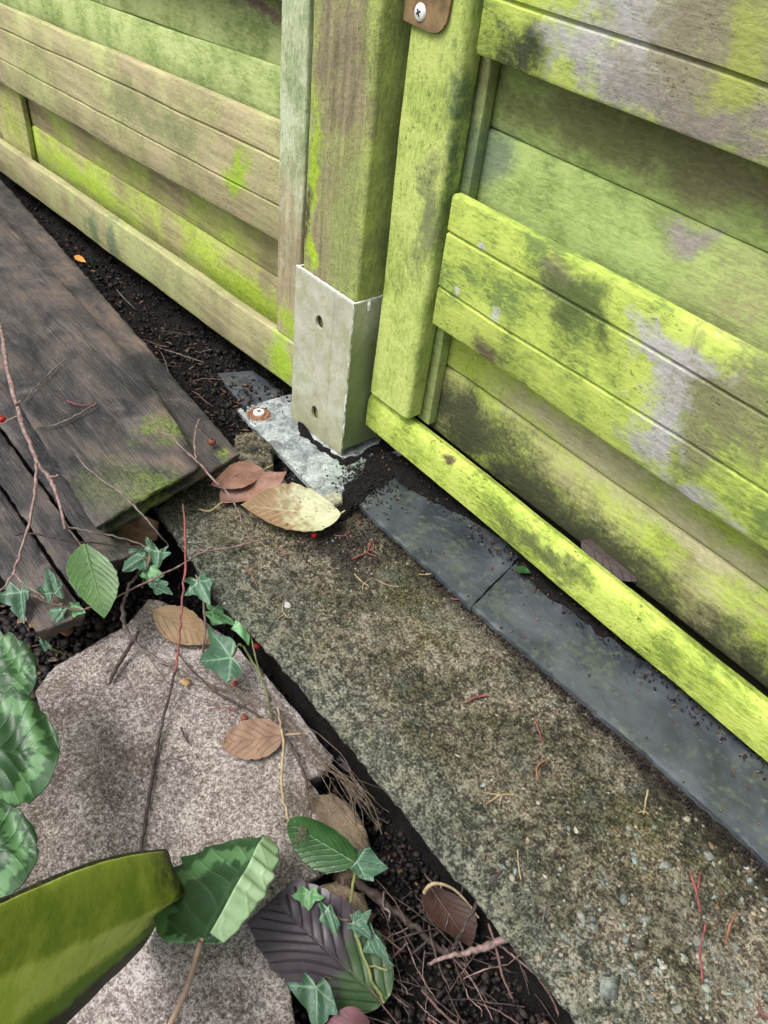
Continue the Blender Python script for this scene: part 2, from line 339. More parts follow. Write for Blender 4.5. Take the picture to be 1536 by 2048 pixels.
def mat_stake():
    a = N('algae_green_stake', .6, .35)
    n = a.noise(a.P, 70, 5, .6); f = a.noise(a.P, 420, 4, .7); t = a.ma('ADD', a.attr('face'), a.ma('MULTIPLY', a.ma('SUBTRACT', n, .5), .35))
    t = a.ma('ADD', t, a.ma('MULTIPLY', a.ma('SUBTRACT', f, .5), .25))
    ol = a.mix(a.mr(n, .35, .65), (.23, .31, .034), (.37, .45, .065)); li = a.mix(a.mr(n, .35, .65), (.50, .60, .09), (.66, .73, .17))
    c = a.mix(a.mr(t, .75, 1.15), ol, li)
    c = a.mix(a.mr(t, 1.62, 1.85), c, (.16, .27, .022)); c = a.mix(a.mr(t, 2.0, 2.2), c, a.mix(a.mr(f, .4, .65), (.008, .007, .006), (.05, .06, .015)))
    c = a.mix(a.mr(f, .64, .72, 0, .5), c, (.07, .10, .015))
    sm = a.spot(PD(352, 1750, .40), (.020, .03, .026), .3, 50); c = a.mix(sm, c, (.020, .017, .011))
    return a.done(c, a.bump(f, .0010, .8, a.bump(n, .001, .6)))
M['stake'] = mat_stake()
M['rust'] = simple('rusty_washer', (.20, .095, .055), .8, .5, 300, .3, .0006)
M['rust_plate'] = simple('rusty_hinge', (.20, .135, .065), .6, .4, 90, .4, .0004)
M['screw'] = simple('bright_screw', (.72, .72, .70), .35, .12, 300, .5, .0002)
M['black'] = simple('screw_recess', (.02, .02, .022), .7, .2)
M['bolt'] = simple('corroded_bolt', (.30, .30, .21), .8, .35, 300, .3, .0008)

# ------------------------------------------------------------------ ground
def smooth(a, b, x):
    t = max(0, min(1, (x-a)/(b-a))); return t*t*(3-2*t)
def soil_h(x, y):
    h = -.058 + .030*smooth(-.176, -.16, y) + .016*smooth(-.12, -.03, y) + .05*min(x+.08, 0)*(1 if y > -.3 else 1)
    return h
def ground():
    xs = np.concatenate([[-30, -8, -3, -1.6], np.linspace(-1.0, .62, 240), [.8, 1.4, 3, 8, 30]])
    ys = np.concatenate([[-30, -8, -3, -1.2, -.7], np.linspace(-.45, .08, 110), [.3, 1, 3, 8, 30]])
    v = []
    for y in ys:
        for x in xs:
            far = abs(x) > 1.1 or y < -.5 or y > .1
            z = soil_h(max(-1.2, x), y) + (0 if far else .010*n3((x, y, 0), 30)+.006*n3((x, y, 3), 90)+.003*n3((x, y, 5), 220))
            v.append((x, y, z))
    nx = len(xs); f = [(j*nx+i, j*nx+i+1, (j+1)*nx+i+1, (j+1)*nx+i) for j in range(len(ys)-1) for i in range(nx-1)]
    return tag(link('ground', mesh('ground', v, f), M['soil']), 'black wet soil of the bed under fence and stones', None, None, 'structure')
ground()

# ------------------------------------------------------------------ timber pieces
def lumber(name, axis, a0, a1, prof, mat, parent, slope=0.0, ref=0.0, segs=40, wob=.0007, seed=0, endround=.0):
    """closed profile swept along x (points are y,z) or z (points are x,y), with slightly uneven faces"""
    v = []; f = []; n = len(prof)
    for i in range(segs+1):
        t = a0+(a1-a0)*i/segs
        for j, (p, q) in enumerate(prof):
            w1 = wob*n3((t*9, p*40+seed, q*40), 1.0)*1.6+wob*.6*n3((t*45, p*60, q*60+seed)); w2 = wob*n3((t*8+9, q*40+seed*2, p*40))*1.6
            if axis == 'x': v.append((t, p+w1, q+w2+slope*(t-ref)))
            else: v.append((p+w2, q+w1, t))
    for i in range(segs):
        for j in range(n):
            k = (j+1) % n; f.append((i*n+j, i*n+k, (i+1)*n+k, (i+1)*n+j))
    f.append(tuple(range(n))[::-1]); f.append(tuple(segs*n+j for j in range(n)))
    bm = bmesh.new(); me = mesh(name, v, f); bm.from_mesh(me); bpy.data.meshes.remove(me)
    o = link(name, bm_mesh(name, bm), mat, parent); return auto(o, 38)

def rrect(a0, a1, b0, b1, r=.002, n=3):
    pts = []
    for cx, cy, s in ((a1-r, b1-r, 0), (a0+r, b1-r, 1), (a0+r, b0+r, 2), (a1-r, b0+r, 3)):
        for i in range(n+1):
            t = math.pi/2*(s+i/n); pts.append((cx+r*math.cos(t), cy+r*math.sin(t)))
    return pts
def board_prof(yf, yb, z0, z1, grooves=(), gd=.0026, gw=.0017, r=.0025):
    """front at yf (towards the viewer), stepped with shallow grooves"""
    p = [(yb, z0), (yf+r, z0), (yf+r*.3, z0+r*.3), (yf, z0+r)]
    k = 0
    for g in grooves:
        p += [(yf+k, g-gw), (yf+k+gd, g-gw*.2), (yf+k+gd, g+gw*.2), (yf+k, g+gw)]
    p += [(yf, z1-r), (yf+r*.3, z1-r*.3), (yf+r, z1), (yb, z1)]
    return p

gate = tag(empty('timber_gate', (.1, .03, .02)), 'lime green algae-covered timber gate right of the post', 'gate')
panel = tag(empty('fence_panel', (-.3, .01, 0)), 'weathered tan and green fence panel left of the post', 'fence')
XR = 1.15; PER = .1805
# gate: bottom rail, stiles, boards in front and boards set back by turns
rail_prof = [(.0335, .026), (.0225, .026), (.0203, .028), (.02, .031), (.0202, .051), (.0212, .0565), (.0235, .0602), (.027, .0616), (.0335, .0590)]
lumber('rail', 'x', .0425, XR, rail_prof, M['gate_rail'], gate, -.031, .0425, 90, .0009, 1)
lumber('stile', 'z', .0665, 1.25, rrect(.0455, .0965, .0175, .036, .0045), M['gate_stile'], gate, segs=60, seed=2)
lumber('stile', 'z', .05, 1.25, rrect(1.05, 1.10, .0175, .036, .0045), M['gate_stile'], gate, segs=20, seed=12)
lumber('batten', 'z', .058, 1.25, rrect(.0900, .1035, .0365, .0455, .001), M['gate_recess'], gate, segs=30, seed=3)
for k in range(6):
    dz = k*PER
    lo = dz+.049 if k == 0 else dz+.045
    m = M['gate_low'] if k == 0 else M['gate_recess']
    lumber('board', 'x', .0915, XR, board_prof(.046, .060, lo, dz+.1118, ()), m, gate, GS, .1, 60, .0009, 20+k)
    lumber('board', 'x', .0915, XR, board_prof(.0475, .0585, dz+.1122, dz+.190, ()), m, gate, GS, .1, 60, .0009, 40+k)
    lumber('board', 'x', .1012, XR, board_prof(.0235, .0315, dz+.1545, dz+.2525, (dz+.1865, dz+.2265)), M['gate_front'], gate, GS, .1, 80, .001, 60+k)
# fence panel left: the same make
lumber('rail', 'x', -1.6, -.0418, rrect(0, .0115, .0235, .0725, .0025), M['left_rail'], panel, LS+.004, -.0418, 60, .0009, 81)
lumber('stile', 'z', .0735, 1.25, rrect(-.0745, -.0405, .0015, .022, .002), M['left_stile'], panel, segs=60, seed=82)
mx = PY(50, 250, .0215).x
lumber('muntin', 'z', .0, .16, rrect(mx-.11, mx, .0215, .0295, .0015), M['left_low'], panel, segs=12, seed=83)
for k in range(6):
    dz = k*PER-.003
    m = M['left_low'] if k == 0 else M['left_up']
    lo = dz+.047 if k == 0 else dz+.060
    lumber('board', 'x', -1.6, -.0485, board_prof(.030, .042, lo, dz+.1028, ()), m, panel, LS, -.1, 60, .0009, 90+k)
    cut = PY(200, 40, .03).x
    if k == 1:
        lumber('board', 'x', -1.6, cut-.0012, board_prof(.0315, .0425, dz+.1032, dz+.178, ()), m, panel, LS, -.1, 30, .0009, 95)
        lumber('board', 'x', cut+.0012, -.0485, board_prof(.0315, .0425, dz+.1032, dz+.178, ()), m, panel, LS, -.1, 40, .0009, 110+k)
    else:
        lumber('board', 'x', -1.6, -.0485, board_prof(.0315, .0425, dz+.1032, dz+.178, ()), m, panel, LS, -.1, 60, .0009, 110+k)
    lumber('board', 'x', -1.6, -.0772, board_prof(.008, .0155, dz+.1535, dz+.2520, (dz+.1855, dz+.2245)), M['left_front'], panel, LS, -.087, 80, .001, 130+k)

M['back'] = wood('dark_gap_backing', 'x', ((.03, .024, .018), (.07, .055, .038)), ((.03, .04, .015), (.05, .06, .02), (.07, .08, .03)), .3, .15, .4, .0, (), None, 1.0)  # dark colour for the backing added so the gaps above the rails stay dark
lumber('added_gap_backing', 'x', -1.6, -.0485, rrect(.046, .060, -.06, .112, .002), M['back'], panel, LS, -.1, 20, .0009, 151)
lumber('added_gap_backing', 'x', .0455, XR, rrect(.0615, .075, -.01, .10, .002), M['back'], gate, GS, .1, 20, .0009, 152)  # added behind the gate's bottom gap to stop sky light coming through
# post
post = lumber('timber_post', 'z', .012, 1.4, rrect(-.0368, .0368, .0012, .0748, .004), M['post'], None, segs=110, wob=.0009, seed=5)
tag(post, 'square brown-green timber post standing in the metal shoe', 'post')

# post shoe with base plate
shoe = tag(empty('post_shoe', (0, 0, 0)), 'pale galvanised bolt-down metal shoe holding the timber post', 'post shoe')
def plate_with_holes(name, w0, w1, h0, h1, holes, place, th, mat, parent, nseg=22):
    bm = bmesh.new(); E_ = []
    def loop(pts):
        vs = [bm.verts.new((p[0], p[1], 0)) for p in pts]
        E_.extend(bm.edges.new((vs[i], vs[(i+1) % len(vs)])) for i in range(len(vs)))
    out = []
    n = 24
    for i in range(n): out.append((w0+(w1-w0)*i/n, h0+.0006*n3((i*.9, 1, 0))))
    for i in range(n): out.append((w1, h0+(h1-h0)*i/n))
    for i in range(n): out.append((w1-(w1-w0)*i/n, h1+.0006*n3((i*.9, 7, 0))))
    for i in range(n): out.append((w0, h1-(h1-h0)*i/n))
    loop(out)
    for (cx, cy, rx, ry) in holes: loop([(cx+rx*math.cos(2*math.pi*i/nseg), cy+ry*math.sin(2*math.pi*i/nseg)) for i in range(nseg)])
    r = bmesh.ops.triangle_fill(bm, use_beauty=True, use_dissolve=False, edges=E_)
    fs = [g for g in bm.faces]
    ex = bmesh.ops.extrude_face_region(bm, geom=fs)
    for g in ex['geom']:
        if isinstance(g, bmesh.types.BMVert): g.co.z += th
    for v in bm.verts: v.co = place(v.co)
    me = bm_mesh(name, bm); o = link(name, me, mat, parent, False); return o
T = .0025
plate_with_holes('front_plate', -.0395, .0395, .0052, .1505, ((-.0033, .1145, .0052, .0060), (-.0030, .0235, .0050, .0058)), lambda c: Vector((c.x, -.0008-c.z, c.y-(.0075-.075*c.x)*max(0, 1-(c.y-.0052)/.02))), T, M['metal'], shoe)
plate_with_holes('side_plate', -.0006, .078, .0052, .1500, ((.0045, .1405, .0016, .0035),) if False else (), lambda c: Vector((.0373+c.z, c.x, c.y)), .0020, M['metal'], shoe)
plate_with_holes('side_plate', -.0006, .078, .0052, .1500, (), lambda c: Vector((-.0395+c.z, c.x, c.y)), .0020, M['metal'], shoe)
# welded white bead down the front corner and a bright drip below the rim
def tube(name, pts, rad, mat, parent=None, n=7, jitter=0.0, sub=4, bud=0.0, cap=True, seed=0):
    """a tube through points (Catmull-Rom); rad is a number or one per point"""
    pts = [Vector(p) for p in pts]; k = len(pts)
    rads = rad if isinstance(rad, (list, tuple)) else [rad]*k
    rr = random.Random(seed*31+k)
    Q = []; R = []
    for i in range(k-1):
        p0 = pts[max(i-1, 0)]; p1 = pts[i]; p2 = pts[i+1]; p3 = pts[min(i+2, k-1)]
        for s in range(sub):
            t = s/sub
            q = .5*((2*p1)+(p2-p0)*t+(2*p0-5*p1+4*p2-p3)*t*t+(3*p1-p0-3*p2+p3)*t**3)
            j = jitter if (i+s) else 0
            Q.append(q+Vector((rr.gauss(0, j), rr.gauss(0, j), rr.gauss(0, j)))); R.append(rads[i]+(rads[i+1]-rads[i])*t)
    Q.append(pts[-1]); R.append(rads[-1])
    if bud:
        for i in range(1, len(Q)-1):
            if rr.random() < .28: R[i] *= 1+bud*rr.random()
    v = []; f = []; up = Vector((.13, .2, 1)).normalized()
    for i, q in enumerate(Q):
        d = (Q[min(i+1, len(Q)-1)]-Q[max(i-1, 0)]); d = d.normalized() if d.length > 1e-9 else Vector((1, 0, 0))
        a = d.cross(up)
        a = a.normalized() if a.length > 1e-6 else Vector((1, 0, 0)); b = d.cross(a)
        for j in range(n):
            t = 2*math.pi*j/n; v.append(q+(a*math.cos(t)+b*math.sin(t))*R[i])
    m = len(Q)
    for i in range(m-1):
        for j in range(n): f.append((i*n+j, i*n+(j+1) % n, (i+1)*n+(j+1) % n, (i+1)*n+j))
    f.append(tuple(range(n))); f.append(tuple((m-1)*n+j for j in range(n))[::-1])
    return link(name, mesh(name, v, f), mat, parent)
M['zinc_white'] = simple('white_zinc_bead', (.74, .75, .72), .6, .25, 260, .4, .0008)
tube('weld_bead', [(.0390, -.0026, z) for z in np.linspace(.008, .150, 12)], [.0009*random.uniform(.6, 1.3) for _ in range(12)], M['zinc_white'], shoe, 7, .0002)
tube('zinc_drip', [(.0396, .0125, .1495), (.0398, .0125, .146), (.0398, .0126, .1415)], [.0010, .0017, .0012], M['zinc_white'], shoe, 8)
ang = math.radians(-5)
def rot(x, y): return (x*math.cos(ang)-y*math.sin(ang), x*math.sin(ang)+y*math.cos(ang))
def plate_place(c):
    x, y = rot(c.x, c.y); x += .010; return Vector((x, y+.0340, c.z-.0078+.045*x+.0006*n3((c.x, c.y, 0), 60)))
plate_with_holes('base_plate', -.084, .084, -.0815, .083, (), plate_place, .0046, M['plate'], shoe)
def disc(name, c, r0, r1, h, mat, parent, n=28, wob=0.0):
    v = []; f = []
    prof = [(r0*1.0, 0), (r0, h*.55), (r0-(r0-r1)*.5, h*.9), (r1, h), (0.0001, h)]
    for i in range(n):
        t = 2*math.pi*i/n
        for (r, z) in prof:
            rr = r*(1+wob*n3((math.cos(t)*2, math.sin(t)*2, r*50)))
            v.append((c[0]+rr*math.cos(t), c[1]+rr*math.sin(t), c[2]+z))
    k = len(prof)
    for i in range(n):
        for j in range(k-1):
            a = i*k+j; b = ((i+1) % n)*k+j; f.append((a, b, b+1, a+1))
    f.append(tuple(i*k+k-1 for i in range(n)))
    return auto(link(name, mesh(name, v, f), mat, parent), 40)
sc = P(518, 826, -.004)
w = disc('washer', (sc.x, sc.y, -.0062), .0112, .0092, .0020, M['rust'], shoe, 30, .05)
w2 = disc('screw', (sc.x, sc.y, -.0045), .0056, .0046, .0028, M['screw'], shoe, 24)
def cross(parent, c, nrm_up, s, mat):
    bm = bmesh.new()
    for (a, b) in ((s, s*.28), (s*.28, s)):
        vs = [bm.verts.new((x*a, y*b, 0)) for x, y in ((-1, -1), (1, -1), (1, 1), (-1, 1))]; bm.faces.new(vs)
        for v in vs: v.co = Matrix.Rotation(.5, 3, 'Z') @ v.co
    for i, v in enumerate(bm.verts): v.co.z += .00008*(i//4)
    mm = Vector((0, 0, 1)).rotation_difference(Vector(nrm_up)).to_matrix()
    for v in bm.verts: v.co = mm @ v.co + Vector(c)
    me = bpy.data.meshes.new('screw_cross'); bm.to_mesh(me); bm.free()
    return me
link2('cross_slot', cross(None, (sc.x, sc.y, -.00165), (0, 0, 1), .0026, M['black']), M['black'], w2, False)
bc = P(668, 1000, .009)
hexv = []; 
for z, r in ((.0045, .0082), (.0105, .0082), (.0122, .0070)):
    for i in range(6): hexv.append((bc.x+r*math.cos(i*math.pi/3+.4), bc.y+r*math.sin(i*math.pi/3+.4), z))
hexf = [(l*6+i, l*6+(i+1) % 6, (l+1)*6+(i+1) % 6, (l+1)*6+i) for l in range(2) for i in range(6)]+[tuple(range(12, 18))]
link('bolt', mesh('bolt', hexv, hexf), M['bolt'], shoe, False)
disc('washer', (bc.x, bc.y, .003), .0125, .0110, .0018, M['bolt'], shoe, 26, .08)

# hinge strap at the top of the gate stile
hinge = tag(empty('hinge_plate', PY(850, 30, .0165)), 'small rusty brown metal plate screwed to the gate stile top', 'hinge')
hp = [PY(x, y, .0163) for x, y in ((810, 40), (838, 54), (862, 65), (876, 66), (886, 60), (894, 48), (900, 30), (905, 0), (912, -40), (918, -80), (818, -60))]
bm = bmesh.new(); vs = [bm.verts.new((p.x, .0172, p.z)) for p in hp]; fc = bm.faces.new(vs)
ex = bmesh.ops.extrude_face_region(bm, geom=[fc])
for g in ex['geom']:
    if isinstance(g, bmesh.types.BMVert): g.co.y -= .0024
auto(link('strap', bm_mesh('strap', bm), M['rust_plate'], hinge), 30)
sp = PY(840, 25, .0145)
me = bpy.data.meshes.new('screw'); bm = bmesh.new()
bmesh.ops.create_uvsphere(bm, u_segments=20, v_segments=10, radius=.0052)
for v in bm.verts: v.co = Vector((v.co.x+sp.x, v.co.y*.35+.0148, v.co.z+sp.z))
s2 = link('screw', bm_mesh('screw', bm), M['screw'], hinge)
link2('cross_slot', cross(None, (sp.x, .0129, sp.z), (0, -1, 0), .0021, M['black']), M['black'], s2, False)

# ------------------------------------------------------------------ slabs, slates, stones
def slab(name, outline, ztop, thick, mat, res=.004, amp=.0006, chamfer=.002, edge=.0012, parent=None, seed=0, tiltx=0.0, tilty=0.0, rug=None, under=0.0):
    """a stone of the given outline: finely divided uneven top, chipped edge, thick sides"""
    pts = [Vector((p[0], p[1])) for p in outline]; dense = []
    for i, p in enumerate(pts):
        q = pts[(i+1) % len(pts)]; m = max(1, int((q-p).length/res/1.5))
        for s in range(m): dense.append(p+(q-p)*s/m)
    cx = sum((p.x for p in dense))/len(dense); cy = sum((p.y for p in dense))/len(dense)
    bm = bmesh.new()
    ring = []
    for i, p in enumerate(dense):
        d = Vector((n3((p.x, p.y, seed), 90), n3((p.x, p.y, seed+5), 90)))*edge*1.4+Vector((n3((p.x, p.y, seed+9), 320), n3((p.x, p.y, seed+7), 320)))*edge*.7
        ring.append(p+d)
    xs = [p.x for p in ring]; ys = [p.y for p in ring]
    def zz(x, y):
        h = ztop+tiltx*(x-cx)+tilty*(y-cy)+amp*(n3((x, y, seed), 35)*1.3+n3((x, y, seed+2), 110)*.7)
        if rug: h += rug*n3((x, y, seed+4), 330)
        return h
    area = sum(ring[i].x*ring[(i+1) % len(ring)].y-ring[(i+1) % len(ring)].x*ring[i].y for i in range(len(ring)))
    RA = np.array([p[:] for p in ring]); TN = np.roll(RA, -3, 0)-np.roll(RA, 3, 0); ON = np.stack([TN[:, 1], -TN[:, 0]], 1)*(1 if area > 0 else -1)
    ON /= np.linalg.norm(ON, axis=1, keepdims=True)+1e-9
    def edge_out(x, y): return Vector(ON[np.argmin((RA[:, 0]-x)**2+(RA[:, 1]-y)**2)])
    # clip a regular grid by the outline: fill, then split with planes
    vs = [bm.verts.new((p.x, p.y, 0)) for p in ring]; f = bm.faces.new(vs)
    if f.normal.z < 0: f.normal_flip()
    for ax, lo, hi in ((0, min(xs), max(xs)), (1, min(ys), max(ys))):
        k = int((hi-lo)/res)
        for i in range(1, k):
            c = lo+(hi-lo)*i/k; co = [0, 0, 0]; co[ax] = c; no = [0, 0, 0]; no[ax] = 1
            bmesh.ops.bisect_plane(bm, geom=bm.verts[:]+bm.edges[:]+bm.faces[:], plane_co=co, plane_no=no, dist=1e-6)
    bed = [e for e in bm.edges if e.is_boundary]; bv = set(v for e in bed for v in e.verts)
    for v in bm.verts:
        v.co.z = zz(v.co.x, v.co.y)-(chamfer*.6*random.uniform(.4, 1.3) if v in bv else 0)
    for dz, out in ((-chamfer, chamfer*.3), (-(thick-chamfer), -under)):
        ex = bmesh.ops.extrude_edge_only(bm, edges=bed)
        nv = [g for g in ex['geom'] if isinstance(g, bmesh.types.BMVert)]; bed = [g for g in ex['geom'] if isinstance(g, bmesh.types.BMEdge)]
        for v in nv:
            r = edge_out(v.co.x, v.co.y)
            v.co.z += dz*random.uniform(.85, 1.1); k = out+edge*.6*n3((v.co.x, v.co.y, v.co.z*3+seed), 200)
            v.co.x += r.x*k; v.co.y += r.y*k
    bm.normal_update()
    me = bpy.data.meshes.new(name); bm.to_mesh(me); bm.free()
    return auto(link(name, me, mat, parent), 60)

s = slab('concrete_slab', [P(310, 1015)[:2], P(435, 1195)[:2], P(560, 1322)[:2], P(760, 1560)[:2], P(960, 1808)[:2], P(1160, 2048)[:2], (.75, -.186), (.75, .075), (.097, .075), (.097, -.035), (.088, -.066), (.03, -.066), (-.012, -.085), (.0, -.12)], 0, .030, M['slab'], .0042, .0009, .002, .0014, None, 1, rug=.0006, under=.016)
tag(s, 'long mossy brown concrete slab below the gate', 'slab')
CONC = s
# pebbles showing in the worn concrete
def blob_mesh(name, items, sub=1, mat=None, parent=None):
    """many small uneven lumps in one mesh: items are (centre, (rx, ry, rz), turn, colour)"""
    bm = bmesh.new(); bmesh.ops.create_icosphere(bm, subdivisions=sub, radius=1)
    bv = np.array([v.co[:] for v in bm.verts]); bf = np.array([[v.index for v in f.verts] for f in bm.faces]); bm.free()
    n = len(items); nv = len(bv)
    C = np.array([i[0] for i in items]); R = np.array([i[1] for i in items]); A = np.array([i[2] for i in items]); K = np.array([i[3] for i in items])
    V = bv[None]*(1+rng.normal(0, .27, (n, nv, 1)))*R[:, None]
    tl = rng.normal(0, .35, n)
    ct, st = np.cos(tl)[:, None], np.sin(tl)[:, None]
    V[..., 1], V[..., 2] = V[..., 1]*ct-V[..., 2]*st, V[..., 1]*st+V[..., 2]*ct
    c, s_ = np.cos(A)[:, None], np.sin(A)[:, None]
    x = V[..., 0]*c-V[..., 1]*s_; y = V[..., 0]*s_+V[..., 1]*c
    V[..., 0] = x; V[..., 1] = y; V += C[:, None]
    F = (bf[None]+(np.arange(n)*nv)[:, None, None]).reshape(-1, 3)
    me = bpy.data.meshes.new(name); me.vertices.add(n*nv); me.vertices.foreach_set('co', V.reshape(-1).astype(np.float32))
    me.loops.add(len(F)*3); me.loops.foreach_set('vertex_index', F.reshape(-1).astype(np.int32))
    me.polygons.add(len(F)); me.polygons.foreach_set('loop_start', np.arange(0, len(F)*3, 3, dtype=np.int32))
    at = me.color_attributes.new('tint', 'FLOAT_COLOR', 'POINT')
    kk = np.ones((n, nv, 4)); kk[..., :3] = K[:, None]*(1+rng.normal(0, .08, (n, nv, 1)))
    at.data.foreach_set('color', kk.reshape(-1).astype(np.float32)); me.update(); me.validate()
    return link(name, me, mat, parent, False)
items = []
pal = [(.21, .26, .235), (.28, .30, .26), (.32, .27, .20), (.16, .19, .18), (.40, .37, .30), (.11, .10, .08), (.19, .13, .075), (.27, .31, .285)]
for i in range(900):
    px = random.uniform(900, 1560); py = random.uniform(1380, 2070)
    p = P(px, py, 0); near = smooth(1560, 2030, py+.25*(px-1100))
    if p.y < -.178 or p.y > -.04 or random.random() > .12+near: continue
    r = random.uniform(.0007, .0021)*(1 if random.random() < .9 else 1.7)
    items.append(((p.x, p.y, -.0003), (r*random.uniform(1, 1.6), r, .0007), random.uniform(0, 6), random.choice(pal)))
for (px, py, r) in ((1215, 1960, .0085), (1295, 1838, .004), (1185, 1855, .0033), (1130, 1872, .003), (1330, 1730, .005), (1290, 1738, .003), (1400, 1880, .0045), (1415, 1880, .003), (1470, 1890, .005), (1360, 2020, .0045), (1165, 1832, .004), (1490, 1797, .004)):
    p = P(px, py, 0); items.append(((p.x, p.y, -.0004), (r*1.2, r*.8, .0009), random.uniform(0, 6), random.choice([(.20, .225, .205), (.24, .25, .22), (.17, .19, .18)])))
for i in range(900):
    x = random.uniform(.03, .55); y = random.uniform(-.175, -.045); r = random.uniform(.0004, .0010)
    items.append(((x, y, -.0001), (r*1.3, r, .0006), random.uniform(0, 6), random.choice(pal+[(.08, .07, .05)]*3)))
o = blob_mesh('aggregate', items, 1, M['chip']); o.parent = CONC; tag(o, kind='stuff')

# slate strips under the gate
def strip(name, outline, z, th, label, seed, tilty=0.0):
    o = slab(name, outline, z, th, M['slate'], .005, .0005, .0005, .0011, None, seed, 0, tilty); tag(o, label, 'slate', 'slate strips'); return o
a0 = P(715, 1007, .0055); a1 = P(943, 1213, .0055)
strip('slate_strip', [(a0.x, a0.y), (a1.x-.0008, a1.y), (.2285, .034), (.20, .050), (.13, .052), (.089, .029)], .0055, .0045, 'dark grey slate strip nearest the metal shoe', 11)
strip('slate_strip', [(a1.x+.0008, a1.y), (.40, -.0325), (.62, -.0335), (.62, .052), (.26, .052), (.2302, .034)], .0058, .0045, 'long dark grey slate strip running to the right edge under the gate', 12)
q = [P(435, 745, -.0085), P(505, 741, -.0085), P(575, 790, -.0085), P(500, 830, -.0085)]
tag(slab('slate_fragment', [(p.x, p.y) for p in q], -.0085, .004, M['slate'], .006, .0004, .0008, .0006, None, 13), 'small bluish slate fragment in the soil behind the metal base plate', 'slate', 'slate strips')

# brown stone slabs stacked at the left
u0 = P(190, 1052, .04); u1 = P(400, 926, .04)
tag(slab('weathered_board', [(-.9, -.222), (-.128, -.2235), (u0.x, u0.y), (u1.x+.002, u1.y), (-.11, -.1153), (-.52, -.0965), (-.9, -.085)], .040, .010, M['bstone'], .006, .0009, .0015, .0010, None, 21, under=.007), 'brown and grey timber board with mossy end, top of the stack at left', 'board', 'stacked brown boards')
l1 = P(478, 897, .032)
tag(slab('weathered_board', [(-.9, -.216), (-.12, -.2195), (u0.x-.004, u0.y+.006), (l1.x, l1.y), (-.277, -.0735), (-.594, -.0495), (-.9, -.03)], .0270, .013, M['bstone'], .006, .0008, .0015, .0012, None, 22, under=.009), 'brown timber board lying under the mossy top board, next to the soil strip', 'board', 'stacked brown boards')
for (y0, y1, xe, z, lab) in ((-.2405, -.215, .066, .014, 'narrow brown board beneath the left edge of the board stack'), (-.2655, -.2425, .080, .007, 'middle one of three narrow brown boards at the left edge'), (-.300, -.2675, .0885, .0, 'outermost narrow brown board at left, its end pointing at the ivy')):
    tag(slab('narrow_board', [(-.6, y0+.004), (xe-.004, y0), (xe, y1), (-.6, y1+.006)], z, .016, M['bstone'], .006, .0008, .0014, .0012, None, 30+int(-y0*1000), under=.006), lab, 'board', 'stacked brown boards')

# flagstone in the foreground, and the brown stones beside it
fo = [P(x, y, -.03) for x, y in ((300, 1196), (250, 1250), (110, 1332), (75, 1380), (90, 1500), (40, 1600), (0, 1760), (-60, 2000), (60, 2200), (420, 2260), (600, 2130), (585, 2020), (560, 1905), (545, 1815), (640, 1745), (700, 1720), (690, 1640), (640, 1590), (618, 1560), (655, 1540), (668, 1516), (640, 1480), (590, 1416), (530, 1346), (470, 1288), (400, 1232))]
tag(slab('flagstone', [(p.x, p.y) for p in fo], -.030, .030, M['flag'], .004, .0012, .002, .0012, None, 41, rug=.0007, under=.008), 'rough speckled pinkish grey flagstone in the foreground', 'flagstone')
M['bflag'] = wood('brown_rubble', 'x', ((.10, .075, .055), (.24, .18, .125)), ((.12, .09, .06), (.2, .15, .1), (.3, .24, .17)), .5, .2, .4, .2, (), None, 2.5)
fo = [P(x, y, -.027) for x, y in ((625, 1595), (665, 1580), (712, 1615), (738, 1680), (732, 1738), (690, 1750), (660, 1690))]
tag(slab('rubble_stone', [(p.x, p.y) for p in fo], -.0275, .03, M['bflag'], .004, .0018, .004, .002, None, 42, rug=.0008), 'brown rubble stone beside the flagstone, above the dark leaf', 'stone', 'brown rubble')
fo = [P(x, y, -.035) for x, y in ((640, 1770), (690, 1757), (730, 1785), (745, 1830), (700, 1850), (650, 1830))]
tag(slab('rubble_stone', [(p.x, p.y) for p in fo], -.036, .03, M['bflag'], .004, .002, .004, .002, None, 43, rug=.0008), 'dark brown stone half hidden behind the lower ivy leaves', 'stone', 'brown rubble')
fo = [P(x, y, -.005) for x, y in ((472, 880), (512, 876), (545, 905), (545, 938), (500, 950), (470, 925))]
tag(slab('rubble_stone', [(p.x, p.y) for p in fo], .004, .03, M['slab'], .003, .002, .004, .002, None, 44, rug=.0008), 'small grey rubble stone between board stack and base plate', 'stone', 'brown rubble')

# soil washed up against the gate rail and round the bolt
def drift(outline, z, th, seed, amp=.0014):
    o = slab('soil_drift', outline, z, th, M['soil'], .003, amp, .0025, .0030, None, seed, rug=.0012, under=-.004); tag(o, None, None, None, 'stuff'); return o
xs_ = np.linspace(.075, .72, 44)
tag(drift([(x, min(.038, (.012+.024*smooth(.09, .22, x) if x < .235 else .018+.018*smooth(.25, .42, x))+.005*n3((x, 0, 0), 40)+.003*n3((x, 4, 0), 130))) for x in xs_]+[(.72, .044), (.075, .044)], .0075, .006, 71), 'strip of black soil lying between slate and gate rail', 'soil')
tag(drift([(p.x, p.y) for p in (P(*q, .006) for q in ((690, 975), (720, 955), (745, 905), (790, 905), (800, 950), (740, 985), (712, 1012), (690, 1020), (676, 1030), (655, 1028), (660, 1012)))], .0072, .011, 72), 'small heap of black soil round the corroded bolt', 'soil')
tag(drift([(p.x, p.y) for p in (P(*q, .0) for q in ((598, 842), (640, 880), (688, 916), (722, 905), (752, 890), (775, 868), (790, 905), (748, 915), (718, 922), (690, 932), (640, 900), (600, 862)))], -.0002, .008, 73), 'thin black soil line along the foot of the metal shoe', 'soil')
